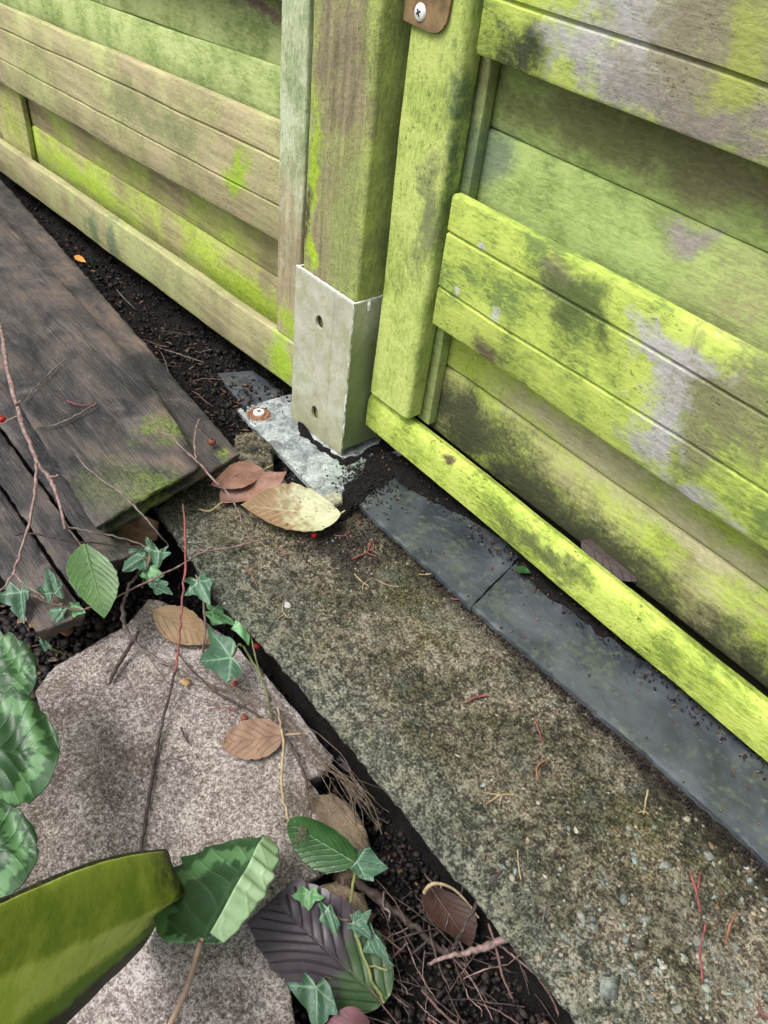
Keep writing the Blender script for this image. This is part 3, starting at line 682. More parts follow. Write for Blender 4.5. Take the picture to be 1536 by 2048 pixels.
# ------------------------------------------------------------------ soil crumbs and plant bits (nobody could count them)
items = []; bits = []
def in_soil(x, y):
    if x > .01 and -.178 < y < .07: return False
    if x < .03 and -.235 < y < -.105+.00*(x): return False
    return True
soilcol = [(.008, .007, .008), (.014, .011, .011), (.02, .016, .015), (.03, .022, .018), (.012, .013, .017)]
def crumb(p, r, cols=soilcol): items.append((tuple(p), (r*random.uniform(.8, 1.4), r, r*random.uniform(.6, 1)), random.uniform(0, 6), random.choice(cols)))
for i in range(14000):
    px, py = random.uniform(-20, 620), random.uniform(340, 960)
    p = P(px, py, -.01); 
    if not (-.11 < p.y < .03 and p.x < .05): continue
    z = soil_h(p.x, p.y)+random.uniform(0, .006)
    crumb((p.x, p.y, z), random.uniform(.0005, .0019)*(1 if random.random() < .93 else 2.0))
for i in range(7000):
    x = random.gauss(.30, .16); y = -.172-abs(random.gauss(0, .09))
    crumb((x, y, soil_h(x, y)+random.uniform(0, .006)), random.uniform(.0007, .0026))
for i in range(1500):
    px, py = random.uniform(-20, 330), random.uniform(1180, 1420)
    p = P(px, py, -.05); crumb((p.x, p.y, soil_h(p.x, p.y)+random.uniform(0, .006)), random.uniform(.0015, .0040))
for i in range(1400):      # dirt lodged behind the gate rail and in front of it
    x = random.uniform(.09, .5); z = .034-.031*(x-.05)
    crumb((x, random.uniform(.0335, .060), z-.006+random.uniform(-.004, .005)), random.uniform(.0004, .0016))
for i in range(650):
    x = random.uniform(.075, .55)
    crumb((x, random.uniform(.014, .036), .0070+random.uniform(-.001, .0016)), random.uniform(.0003, .0010))
for i in range(900):      # round the bolt and along the slate edge
    p = P(random.gauss(735, 32), random.gauss(962, 30), .004)
    if p.x > .05: crumb((p.x, p.y, random.uniform(.004, .0085)), random.uniform(.0004, .0011))
for i in range(700):
    p = P(random.gauss(690, 60), random.gauss(1085, 25), 0); crumb((p.x, p.y, random.uniform(0, .0010)), random.uniform(.0003, .0008))
for i in range(900):
    x = random.uniform(.09, .55); crumb((x, -.0345-abs(random.gauss(0, .004)), random.uniform(0, .002)), random.uniform(.0003, .0012))
for i in range(1200):
    x = random.uniform(-.9, -.08); crumb((x, random.uniform(.0125, .04), .028+LS*(x+.04)+random.uniform(-.012, .006)), random.uniform(.0008, .0026))
o = blob_mesh('soil_crumbs', items, 1, M['crumb']); tag(o, 'black soil crumbs scattered over bed, plate and rail', 'soil', None, 'stuff')
items = []
bc_ = [(.13, .06, .035), (.09, .05, .03), (.20, .11, .065), (.06, .036, .024), (.18, .13, .07), (.13, .045, .035)]
def bit(p, l, w): items.append((tuple(p), (l, w, w*.6), random.uniform(0, 6), random.choice(bc_)))
for i in range(700):
    p = P(random.uniform(60, 580), random.uniform(430, 930), -.01)
    if -.10 < p.y < .005 and p.x < .03: bit((p.x, p.y, soil_h(p.x, p.y)+.006), random.uniform(.0012, .005), random.uniform(.0004, .0012))
for i in range(85):
    x = random.uniform(.06, .5); bit((x, random.uniform(.012, .034), .0078), random.uniform(.0006, .0022), random.uniform(.0004, .001))
for i in range(120):
    x = random.uniform(.1, .5); bit((x, random.uniform(.035, .05), .034-.031*(x-.05)), random.uniform(.001, .003), random.uniform(.0006, .0014))
for i in range(60):
    x = random.uniform(.1, .5); bit((x, -.0395+random.uniform(-.008, .045), .0065), random.uniform(.0006, .0016), random.uniform(.0004, .001))
for i in range(160):
    p = P(random.uniform(430, 1500), random.uniform(1050, 2000), 0)
    if -.17 < p.y < -.04: bit((p.x, p.y, .0005), random.uniform(.001, .0035), random.uniform(.0003, .0007))
for i in range(300):
    x = random.uniform(.05, .5); y = random.uniform(-.32, -.18); bit((x, y, soil_h(x, y)+.006), random.uniform(.001, .006), random.uniform(.0003, .0008))
def scrap(p, r): items.append((tuple(p), (r*random.uniform(1, 1.8), r, .00025), random.uniform(0, 6), random.choice([(.05, .032, .022), (.09, .055, .035), (.03, .022, .018), (.13, .085, .05), (.04, .03, .03)])))
for i in range(420):
    x = random.gauss(.30, .14); y = -.176-abs(random.gauss(0, .07)); scrap((x, y, soil_h(x, y)+random.uniform(.003, .008)), random.uniform(.0008, .0024))
for i in range(260):
    p = P(random.uniform(60, 580), random.uniform(430, 930), -.01)
    if -.10 < p.y < .005 and p.x < .03: scrap((p.x, p.y, soil_h(p.x, p.y)+.007), random.uniform(.0008, .0022))
for i in range(120):
    p = P(random.uniform(0, 330), random.uniform(1190, 1400), -.05); scrap((p.x, p.y, soil_h(p.x, p.y)+.008), random.uniform(.0008, .0024))
for i in range(70):
    x = random.uniform(.1, .5); scrap((x, random.uniform(.035, .052), .036-.031*(x-.05)), random.uniform(.001, .003))
o = blob_mesh('plant_litter', items, 1, M['bits']); tag(o, 'tiny brown and orange bud scales and plant litter', 'litter', None, 'stuff')

# ------------------------------------------------------------------ the leaning green stake
def stake():
    E1 = dict(U=(335, 1704), R=(372, 1788), Mm=(332, 1822), B=(295, 1880)); E2 = dict(U=(0, 1812), R=(0, 1943), Mm=(0, 2036), B=(0, 2160))
    back = Vector(ray(300, 1800)).normalized()
    st = []; n = 28
    for t in np.concatenate([[-.035, -.025, -.012, .0], np.linspace(.02, 1.6, 40)]):
        q = []
        for k in ('U', 'R', 'Mm', 'B'):
            a = PD(*E1[k], .40); b = PD(*E2[k], .262); q.append(a+(b-a)*t)
        q[0] = q[0]+(q[0]-q[3]).normalized()*.004*math.sin(math.pi*min(1, max(0, t)))
        ctrl = [q[0], q[0].lerp(q[1], .5)-back*.0035, q[1]-back*.0015, q[1].lerp(q[2], .5)-back*.001, q[2]+back*.0005, q[2].lerp(q[3], .5)+back*.003, q[3]+back*.007, q[3]+back*.020, q[0]+back*.022, q[0]+back*.008]
        ring = []; kk = len(ctrl)
        for j in range(n):
            u = j/n*kk; i = int(u); w = u-i; p0, p1, p2, p3 = ctrl[i-1], ctrl[i], ctrl[(i+1) % kk], ctrl[(i+2) % kk]
            cr = .5*((2*p1)+(p2-p0)*w+(2*p0-5*p1+4*p2-p3)*w*w+(3*p1-p0-3*p2+p3)*w**3)
            ring.append(cr)
        cen = sum(ring, Vector())/n
        sh = 1 if t >= .02 else 1-.30*((.02-t)/.055)**2
        ring = [cen+(p-cen)*sh for p in ring]
        st.append([p+Vector((n3(p, 60+0), n3(p+Vector((5, 0, 0)), 60), n3(p+Vector((0, 7, 0)), 60)))*.0005 for p in ring])
    v = [p for r in st for p in r]; f = []; mi = []
    for i in range(len(st)-1):
        for j in range(n):
            f.append((i*n+j, i*n+(j+1) % n, (i+1)*n+(j+1) % n, (i+1)*n+j)); mi.append(0)
    c0 = len(v); v.append(sum(st[0], Vector())/n+(st[0][0]-st[1][0])*.25)
    for j in range(n): f.append((c0, (j+1) % n, j)); mi.append(2)
    f.append(tuple((len(st)-1)*n+j for j in range(n))); mi.append(2)
    me = mesh('stake', v, f)
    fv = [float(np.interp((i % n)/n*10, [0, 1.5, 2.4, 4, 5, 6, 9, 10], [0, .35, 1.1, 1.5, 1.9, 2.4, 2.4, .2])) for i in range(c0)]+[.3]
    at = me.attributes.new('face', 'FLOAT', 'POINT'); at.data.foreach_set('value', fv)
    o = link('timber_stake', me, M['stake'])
    tag(o, 'leaning stake, olive and lime green with a dark end, at bottom left', 'stake')
stake()

# ------------------------------------------------------------------ leaves
def leafmat(name, c1, c2, vein, under=None, rough=.4, var=.3, vstr=.8, c3=None, spotc=None, sss=False):
    a = N(name, rough, .4)
    n = a.noise(a.PR, 60, 5, .6); f = a.noise(a.PR, 300, 4, .65)
    c = a.mix(a.mr(n, .35, .68), c1, c2)
    if c3: c = a.mix(a.mr(a.ma('ADD', a.attr('tone'), a.ma('MULTIPLY', a.ma('SUBTRACT', a.noise(a.PR, 150, 4, .65), .5), 1.2)), .26, .68), c, c3)
    c = a.mix(a.mr(f, .56, .72, 0, .35), c, tuple(.5*q for q in c1))
    if spotc: c = a.mix(a.mr(a.noise(a.PR, 190, 3, .6), .63, .70), c, spotc)
    c = a.mix(a.ma('MULTIPLY', a.attr('vein'), vstr), c, vein)
    a.b.inputs['Sheen Weight'].default_value = .0
    return a.done(c, a.bump(a.attr('vein'), .0008, .7, a.bump(f, .0003, .6)))

def grid_leaf(name, frame, W, mats, parent=None, nu=100, nv=60, shape='laurel', veins=8, cup=.0, curl=.0, wave=.0, fold=None, seed=0, corr=0.0, thick=.0003):
    """elliptic leaf on a u,v grid; frame = (base, length vector, half-width vector, normal)"""
    B, Lv, Hv, Nn = frame; L = Lv.length
    us = np.linspace(0, 1, nu); vs_ = np.linspace(-1, 1, nv)
    U, V = np.meshgrid(us, vs_, indexing='ij')
    if shape == 'laurel': w = np.sin(np.pi*U**.85)**.95
    elif shape == 'oval': w = np.sin(np.pi*U**.9)**.55
    elif shape == 'heart': w = np.sqrt(np.clip(1-((U-.46)/.545)**2, 0, 1))*(1+.03*np.sin(U*42+seed))
    elif shape == 'blunt': w = np.clip(np.sin(np.pi*np.clip(U*.80, 0, 1)**.8)**.6, 0, 1)
    elif shape == 'oak': w = np.sin(np.pi*U**.8)**.7*(1+.28*np.sin(U*24+seed))
    else: w = np.sin(np.pi*U)**.8
    w = w*(1+.02*np.sin(U*37+seed*5)+.015*np.sin(U*71+seed)*np.sign(V))
    Hl = Hv.length; S = V*w
    vein = np.exp(-(np.abs(S)/(.035*(1.15-U)))**2)
    ph = U*veins-np.abs(S)*veins*.42+.16*np.sin(U*11+seed*3)+.35*(S > 0)+.12*np.sin(np.abs(S)*6+seed); fr = np.abs(ph-np.round(ph)); side = np.exp(-(fr/.065)**2)*(1-np.abs(V))**.25*(U > .02)*(U < .96)
    vein = np.maximum(vein, .75*side)
    tone = np.zeros_like(U)
    if shape == 'heart':
        r = np.hypot((U-.36)*1.15, S*.62); th = np.arctan2(S, U-.36)
        band = .52+.030*np.sin(th*11+seed)+.022*np.sin(th*27+seed*2)+.02*np.sin(th*5+seed)
        tone = .95*np.exp(-((r-band)/.085)**2)+.25*(np.sin(th*40+r*30) > .6)*np.exp(-((r-band)/.16)**2)
    elif W == 'purple': tone = np.clip((U-.36-.18*S)*3+.5, 0, 1)
    else: tone = U.copy()
    z = cup*S**2*Hl+curl*(U-.5)**2*L+wave*Hl*np.sin(U*9+seed)*V+wave*.6*Hl*np.sin(U*17+seed*3+V*3)
    z += -.012*Hl*side if shape != 'heart' else 0.018*Hl*(np.cos(np.round(ph)*0+ph*2*np.pi)*(1-np.abs(V)))*.5
    z += corr*Hl*np.cos(2*np.pi*ph)*np.clip(1.1-np.abs(V), 0, 1)*np.clip(np.abs(V)*4, 0, 1)
    lat = S.copy()
    if fold:
        sgn, s0, phi = fold
        k = np.clip(sgn*S-s0*w, 0, None); m = k > 0
        lat = np.where(m, sgn*(s0*w+k*math.cos(phi)), lat); z = np.where(m, z+k*Hl*math.sin(phi), z)
    B_, L_, H_, N_ = (np.array(q) for q in (B, Lv, Hv, Nn))
    X = B_+U[..., None]*L_+lat[..., None]*H_+z[..., None]*N_
    # thickness along the surface normal
    du = np.gradient(X, axis=0); dv = np.gradient(X, axis=1); nn = np.cross(du, dv); nn /= (np.linalg.norm(nn, axis=2, keepdims=True)+1e-12)
    if nn.reshape(-1, 3).mean(0) @ N_ < 0: nn = -nn
    up, dn = X+nn*thick*.5, X-nn*thick*.5
    f = []; mi = []
    nvt = nu*nv
    idx = np.arange(nvt).reshape(nu, nv)
    a, b, c, d = idx[:-1, :-1], idx[1:, :-1], idx[1:, 1:], idx[:-1, 1:]
    top = np.stack([a, b, c, d], -1).reshape(-1, 4); bot = np.stack([a, d, c, b], -1).reshape(-1, 4)+nvt
    rim = []
    bd = list(idx[:, 0])+list(idx[-1, 1:])+list(idx[::-1, -1][1:])+list(idx[0, ::-1][1:-1])
    for i in range(len(bd)): p, q = bd[i], bd[(i+1) % len(bd)]; rim.append((q, p, p+nvt, q+nvt))
    F = np.concatenate([top, bot, np.array(rim)]); mi = [0]*len(top)+[1]*len(bot)+[0]*len(rim)
    me = mesh(name, np.concatenate([up.reshape(-1, 3), dn.reshape(-1, 3)]), F)
    for nm, arr in (('vein', vein), ('tone', tone)):
        at = me.attributes.new(nm, 'FLOAT', 'POINT'); at.data.foreach_set('value', np.concatenate([arr.reshape(-1)]*2).astype(np.float32))
    ms = mats if isinstance(mats, (list, tuple)) else [mats, mats]
    me.polygons.foreach_set('material_index', mi)
    return link(name, me, ms, parent)

def frame4(base, tip, a, b, zoff=0.0):
    """leaf frame from four measured points (photo x, y, height)"""
    B, T_, A_, C_ = (P(*q) for q in (base, tip, a, b))
    Lv = T_-B; Hv = (A_-C_)*.5; Nn = Lv.cross(Hv).normalized()
    if Nn.z < 0: Nn = -Nn
    Hc = (A_+C_)*.5-(B+T_)*.5; Hc = Hc-Lv*(Hc.dot(Lv)/Lv.length_squared)
    return (B+Hc*.5, Lv, Hv, Nn)

LM = {}
LM['ivy'] = leafmat('ivy_leaf', (.036, .092, .054), (.062, .135, .082), (.25, .38, .27), rough=.45, vstr=.75)
LM['ivyl'] = leafmat('young_ivy_leaf', (.075, .20, .075), (.11, .26, .11), (.30, .48, .25), rough=.45, vstr=.7)
LM['laurel'] = leafmat('green_laurel', (.038, .095, .021), (.060, .135, .032), (.12, .21, .065), rough=.35, vstr=.35)
LM['laureld'] = leafmat('dark_laurel', (.022, .066, .018), (.040, .105, .030), (.09, .18, .07), rough=.33, vstr=.45)
LM['pale'] = leafmat('pale_dead_leaf', (.36, .37, .22), (.47, .48, .31), (.56, .57, .38), rough=.6, vstr=.6, c3=(.21, .13, .065), spotc=(.12, .08, .04))
LM['redbrown'] = leafmat('red_brown_leaf', (.17, .085, .060), (.27, .15, .11), (.33, .20, .15), rough=.5, vstr=.4, spotc=(.05, .03, .02))
LM['olive'] = leafmat('olive_brown_leaf', (.15, .095, .04), (.22, .14, .065), (.30, .22, .10), rough=.5, vstr=.35, spotc=(.04, .03, .02))
LM['brown'] = leafmat('light_brown_leaf', (.19, .115, .078), (.28, .175, .12), (.13, .08, .055), rough=.7, vstr=.5, spotc=(.08, .05, .035))
LM['purple'] = leafmat('purple_black_leaf', (.022, .055, .016), (.035, .075, .022), (.10, .095, .08), rough=.38, vstr=.2, c3=(.034, .024, .034))
LM['darkbrown'] = leafmat('dark_brown_leaf', (.035, .018, .014), (.065, .034, .026), (.11, .06, .04), rough=.4, vstr=.5)
LM['mauve'] = leafmat('mauve_brown_leaf', (.032, .021, .020), (.052, .035, .033), (.07, .045, .042), rough=.65, vstr=.15)
LM['cyc'] = leafmat('cyclamen_top', (.016, .050, .017), (.028, .075, .026), (.10, .20, .10), rough=.42, vstr=.22, c3=(.078, .172, .068))
LM['cycu'] = leafmat('cyclamen_underside', (.28, .42, .24), (.36, .50, .31), (.40, .52, .36), rough=.6, vstr=.4)
M['petiole'] = simple('pale_petiole', (.30, .25, .13), .6, .3)
M['petiole_g'] = simple('green_petiole', (.26, .34, .10), .6, .3)
M['petiole_p'] = simple('pinkish_petiole', (.34, .24, .17), .6, .2)

def leaf(name, base, tip, a, b, mat, label, cat='leaf', group='fallen leaves', pet=None, petm=None, petr=.0009, **kw):
    fr = frame4(base, tip, a, b)
    o = grid_leaf(name, fr, kw.pop('W', None), mat, None, **kw)
    tag(o, label, cat, group)
    if pet:
        pts = [fr[0]+fr[1]*.02]+[P(*q) for q in pet]
        t = tube('petiole', pts, [petr]*(len(pts)-1)+[petr*.8], petm or M['petiole'], None, 6); t.parent = o
    return o

leaf('fallen_leaf', (682, 1024, .012), (484, 1006, .013), (572, 980, .020), (588, 1077, .006), LM['pale'], 'large pale cream leaf with brown tip lying below the base plate', pet=[(690, 1021, .014)], cup=.30, curl=.12, veins=9, seed=1, wave=.02, shape='laurel')
leaf('fallen_leaf', (527, 937, .016), (418, 966, .016), (470, 932, .020), (478, 984, .013), LM['redbrown'], 'reddish brown leaf, left of the two behind the pale leaf', pet=[(545, 930, .014)], cup=.2, curl=-.1, seed=2, wave=.03)
leaf('fallen_leaf', (442, 1006, .006), (574, 944, .018), (478, 952, .013), (545, 990, .010), LM['redbrown'], 'reddish brown leaf with long stalk, right of the two behind the pale leaf', pet=[(420, 1022, .003), (398, 1018, .002)], petm=M['petiole'], cup=.3, curl=.0, seed=3, wave=.05)
leaf('fallen_leaf', (302, 1226, -.012), (424, 1293, -.022), (385, 1214, -.008), (345, 1276, -.022), LM['olive'], 'olive brown leaf with yellow stalk on the upper edge of the flagstone', pet=[(293, 1215, -.008)], cup=.15, seed=4, veins=7)
leaf('green_leaf', (160, 1090, .036), (200, 1240, .020), (248, 1160, .028), (147, 1160, .028), LM['laurel'], 'bright green oval leaf standing at the end of the brown boards', cup=.10, curl=.05, seed=5, veins=9, shape='laurel')
leaf('green_leaf', (709, 1726, -.010), (575, 1645, -.008), (668, 1642, .004), (628, 1724, -.022), LM['laureld'], 'dark glossy green leaf above the lower ivy sprig', cup=.35, seed=6, veins=9, shape='oval')
leaf('fallen_leaf', (566, 1472, -.024), (444, 1490, -.024), (503, 1437, -.020), (510, 1519, -.027), LM['brown'], 'light brown flat leaf lying on the flagstone', pet=[(590, 1468, -.024), (612, 1467, -.026)], petm=M['petiole_p'], cup=.12, curl=.06, seed=7, veins=6, wave=.04, shape='oval')
leaf('fallen_leaf', (770, 2002, -.036), (548, 1795, -.020), (728, 1838, -.018), (578, 1982, -.030), LM['purple'], 'large purplish black leaf turning green, lower middle', W='purple', cup=.1, curl=-.05, seed=8, veins=9, wave=.03, shape='blunt', corr=-.004, nu=170, nv=110)
leaf('fallen_leaf', (858, 1772, -.030), (940, 1896, -.040), (952, 1828, -.034), (858, 1838, -.030), LM['darkbrown'], 'dark brown folded leaf beside the concrete slab edge', cup=.22, seed=9, veins=7)
leaf('fallen_leaf', (690, 2110, -.02), (700, 2012, -.02), (648, 2050, -.02), (748, 2048, -.02), [simple('purple_dead_leaf', (.13, .055, .07), .5, .3)]*2, 'dull purple leaf cut by the bottom edge', cup=-.4, seed=10, shape='oval')
leaf('fallen_leaf', (1160, 1084, .052), (1272, 1166, .049), (1240, 1092, .058), (1200, 1146, .046), LM['mauve'], 'dark mauve brown leaf lodged behind the gate rail', cup=-.35, seed=11, veins=6)
leaf('fallen_leaf', (185, 1118, -.012), (318, 1045, .000), (232, 1040, .004), (280, 1118, -.018), LM['brown'], 'crumpled brown lobed leaf beneath the mossy board end', cup=.5, seed=12, veins=6, wave=.18, shape='oak')
leaf('fallen_leaf', (30, 1205, -.022), (130, 1250, -.024), (95, 1200, -.02), (60, 1250, -.028), LM['brown'], 'small brown leaf scrap under the left ivy leaves', cup=.3, seed=13, wave=.12, shape='oak')
leaf('fallen_leaf', (148, 512, -.02), (172, 524, -.02), (163, 513, -.018), (157, 523, -.022), [simple('orange_leaf', (.55, .25, .04), .5, .2)]*2, 'tiny orange yellow leaf on the black soil by the fence', cup=.3, seed=14, nu=12, nv=8)
leaf('green_leaf', (188, 535, -.022), (182, 512, -.005), (188, 520, -.012), (181, 522, -.012), LM['ivyl'], 'tiny upright green blade on the black soil by the fence', cup=.3, seed=15, nu=12, nv=8)
leaf('green_leaf', (1030, 1135, .012), (1062, 1146, .012), (1050, 1134, .012), (1040, 1146, .012), LM['laureld'], 'small dark green scrap at the joint of the slate strips', cup=.2, seed=16, nu=14, nv=8)

# cyclamen plants at the left edge
def cyclamen(base, tip, a, b, z, label, seed, fold=None, pet=None, nu=80, nv=64):
    o = grid_leaf('cyclamen_leaf', frame4(base, tip, a, b), None, [LM['cyc'], LM['cycu']], None, nu, nv, 'heart', 6, .18, -.06, .07 if fold is None else .02, fold, seed, thick=.0006)
    tag(o, label, 'leaf', 'cyclamen leaves')
    if pet:
        t = tube('petiole', [P(*q) for q in pet], .0014, M['petiole_p'], None, 8); t.parent = o
    return o
cyclamen((-95, 1370, .045), (74, 1335, .050), (5, 1268, .055), (15, 1440, .045), .05, 'mottled cyclamen leaf at left edge, uppermost of three', 1, pet=[(-80, 1372, .045), (-60, 1440, .0), (-40, 1480, -.05)])
cyclamen((-110, 1510, .055), (118, 1505, .052), (20, 1388, .058), (15, 1625, .052), .055, 'mottled cyclamen leaf at left edge, middle of three', 2, pet=[(-95, 1510, .055), (-60, 1560, 0), (-30, 1570, -.05)])
cyclamen((-130, 1720, .055), (74, 1690, .055), (-10, 1598, .06), (0, 1815, .05), .055, 'mottled cyclamen leaf at left edge, lowest of three', 3, pet=[(-120, 1720, .055), (-80, 1740, 0), (-50, 1740, -.05)])
cyclamen((402, 1884, .022), (520, 1672, -.006), (352, 1745, -.004), (602, 1745, .012), 0, 'folded cyclamen leaf with pale underside beside the dark stake end', 4, fold=(-1, .62, 2.5), pet=[(402, 1880, .022), (394, 1910, .014), (372, 1980, -.005), (335, 2060, -.03)])

# ivy
def ivy_leaf(parent, base, tip, a, b, mat, seed):
    fr = frame4(base, tip, a, b); B, Lv, Hv, Nn = fr
    B, T_, A_, C_ = (P(*q) for q in (base, tip, a, b))
    r = random.Random(seed)
    # control outline in leaf space: x along the mid lobe, y across (side lobe tip at y = 1)
    def side(s):
        j = lambda q: q*(1+r.uniform(-.22, .22))
        return [(j(-.10), .10*s), (j(-.24), j(.42)*s), (j(-.14), j(.64)*s), (j(.08), j(.66)*s), (.30+r.uniform(-.06, .06), j(.98)*s), (.45+r.uniform(-.05, .05), j(.80)*s), (.52+r.uniform(-.05, .05), j(.50)*s), (.66+r.uniform(-.04, .04), j(.40)*s), (.85, j(.20)*s)]
    ctrl = [(0.0, 0.0)]+side(1)+[(1, 0)]+side(-1)[::-1]
    ctrl = np.array(ctrl); k = len(ctrl); out = []
    for i in range(k):
        p0, p1, p2, p3 = ctrl[i-1], ctrl[i], ctrl[(i+1) % k], ctrl[(i+2) % k]
        for s in range(8):
            t = s/8; sm = .5*((2*p1)+(p2-p0)*t+(2*p0-5*p1+4*p2-p3)*t*t+(3*p1-p0-3*p2+p3)*t**3); ln = p1+(p2-p1)*t
            out.append(.55*sm+.45*ln)
    out = np.array(out); m = len(out); cen = np.array([.30, 0]); nr = 26
    rr = np.linspace(0, 1, nr+1)[1:]
    pts = np.concatenate([[cen]]+[cen+(out-cen)*q for q in rr])
    def segd(p, q, wd):
        d = q-p; t = np.clip(((pts-p) @ d)/(d @ d), 0, 1); return np.exp(-(np.linalg.norm(pts-(p+t[:, None]*d), axis=1)/(wd*(1.2-.8*t)))**2)
    o0 = np.array([.03, 0.]); tips = [np.array(q) for q in ((.97, 0), (.29, .95), (.29, -.95), (-.22, .45), (-.22, -.45))]
    vein = np.zeros(len(pts))
    for t_ in tips: vein = np.maximum(vein, segd(o0, t_, .034))
    for t_ in tips[:3]:
        d = t_-o0; nrm = np.array([-d[1], d[0]])
        for q in (.3, .52, .72):
            for sg in (1, -1): vein = np.maximum(vein, .55*segd(o0+d*q, o0+d*(q+.18)+nrm*sg*.22*(1-q*.5), .020))
    S = np.abs(pts[:, 1]); z = r.uniform(-.1, .34)*S**2+.30*(pts[:, 0]-.3)**2*r.uniform(-1, .6)+.06*np.sin(pts[:, 0]*7+seed)*pts[:, 1]+.03*np.sin(pts[:, 1]*9+seed)-.03*vein
    Ln = Lv.length; up = np.array(Nn)
    # sheared frame so that side lobes reach their measured tips
    La = np.array(A_-B); Lb = np.array(C_-B); Lt = np.array(T_-B)
    hv = (La-Lb)/2; off = (La+Lb)/2-.30*Lt
    X = np.array(B)+pts[:, :1]*Lt+pts[:, 1:]*hv+(S[:, None])*off*.8+z[:, None]*Ln*up
    f = [(0, 1+i, 1+(i+1) % m) for i in range(m)]
    for q in range(nr-1):
        a0 = 1+q*m; b0 = a0+m
        f += [(a0+i, b0+i, b0+(i+1) % m, a0+(i+1) % m) for i in range(m)]
    me = mesh('leaf', X, f)
    at = me.attributes.new('vein', 'FLOAT', 'POINT'); at.data.foreach_set('value', vein.astype(np.float32))
    at = me.attributes.new('tone', 'FLOAT', 'POINT'); at.data.foreach_set('value', pts[:, 0].astype(np.float32))
    return link('leaf', me, mat, parent)
M['vine'] = simple('ivy_stem', (.15, .11, .085), .8, .4, 200, .25, .0008)
M['vine_g'] = simple('green_ivy_stem', (.17, .19, .07), .7, .3, 200, .3, .0005)
def vine(label, stems, leaves, seed):
    z0 = P(*stems[0][0][0])
    e = tag(empty('ivy_sprig', z0), label, 'ivy', 'ivy sprigs')
    for pts, r, m in stems: tube('stem', [P(*p) for p in pts], r, m, e, 6, .0003, 5, .3, seed=seed)
    for i, (base, tip, a, b, mt) in enumerate(leaves): ivy_leaf(e, base, tip, a, b, LM[mt], seed*20+i)
z = .012
vine('ivy sprig with a cluster of green leaves below the mossy board end', [([(285, 1175, -.02), (292, 1150, .0), (297, 1125, .010), (305, 1105, .016)], .0009, M['vine']), ([(297, 1128, .008), (286, 1114, .012)], .0006, M['vine']), ([(292, 1150, .0), (304, 1163, .006)], .0006, M['vine']), ([(297, 1120, .010), (300, 1095, .014), (296, 1085, .016)], .0005, M['vine_g'])],
     [((289, 1113, .012), (244, 1141, .010), (253, 1098, .014), (292, 1146, .006), 'ivy'), ((318, 1102, .017), (313, 1140, .014), (288, 1094, .018), (341, 1106, .015), 'ivy'), ((296, 1134, .006), (302, 1172, .0), (283, 1152, .004), (326, 1150, .006), 'ivyl'), ((306, 1166, .004), (345, 1190, .004), (342, 1162, .008), (318, 1188, .0), 'ivy'), ((302, 1094, .018), (292, 1074, .020), (289, 1088, .018), (303, 1080, .018), 'ivy')], 1)
vine('ivy sprig with two leaves hanging over the concrete slab corner', [([(405, 1315, -.028), (411, 1255, -.01), (406, 1190, .006), (392, 1150, .010)], .0008, M['vine']), ([(400, 1172, .007), (396, 1162, .010)], .0006, M['vine'])],
     [((396, 1160, .010), (420, 1208, .008), (370, 1186, .008), (424, 1160, .012), 'ivy')], 2)
vine('ivy sprig with one large pale-veined leaf over the flagstone', [([(545, 1440, -.028), (520, 1350, -.024), (490, 1300, -.012), (478, 1290, -.008), (464, 1314, -.002)], .0008, M['vine_g']), ([(520, 1350, -.024), (500, 1270, -.012), (493, 1240, -.004)], .0006, M['vine_g'])],
     [((464, 1314, -.002), (399, 1324, .0), (420, 1258, .004), (454, 1376, -.006), 'ivy'), ((492, 1236, -.003), (499, 1290, -.012), (459, 1258, -.006), (502, 1240, -.008), 'ivyl'), ((420, 1222, -.018), (474, 1250, -.016), (440, 1212, -.014), (430, 1252, -.02), 'ivyl')], 3)
vine('ivy sprig with four small leaves at the left edge on the narrow boards', [([(-10, 1180, .004), (40, 1178, .010), (85, 1200, .012), (130, 1215, .006), (160, 1220, .004)], .0007, M['vine']), ([(105, 1207, .010), (108, 1188, .012)], .0005, M['vine'])],
     [((40, 1181, .012), (46, 1246, .004), (-8, 1190, .010), (60, 1182, .012), 'ivy'), ((109, 1187, .012), (92, 1133, .018), (75, 1190, .012), (126, 1168, .014), 'ivy'), ((122, 1219, .006), (93, 1257, -.004), (97, 1222, .002), (124, 1244, .0), 'ivy'), ((143, 1212, .004), (172, 1226, .002), (162, 1206, .006), (148, 1238, -.002), 'ivyl')], 4)
vine('tiny ivy seedling among the stones by the left cyclamen leaves', [([(130, 1308, -.035), (110, 1300, -.028), (92, 1290, -.022)], .0006, M['vine_g'])], [((95, 1296, -.022), (80, 1268, -.016), (74, 1290, -.02), (98, 1278, -.02), 'ivy')], 5)
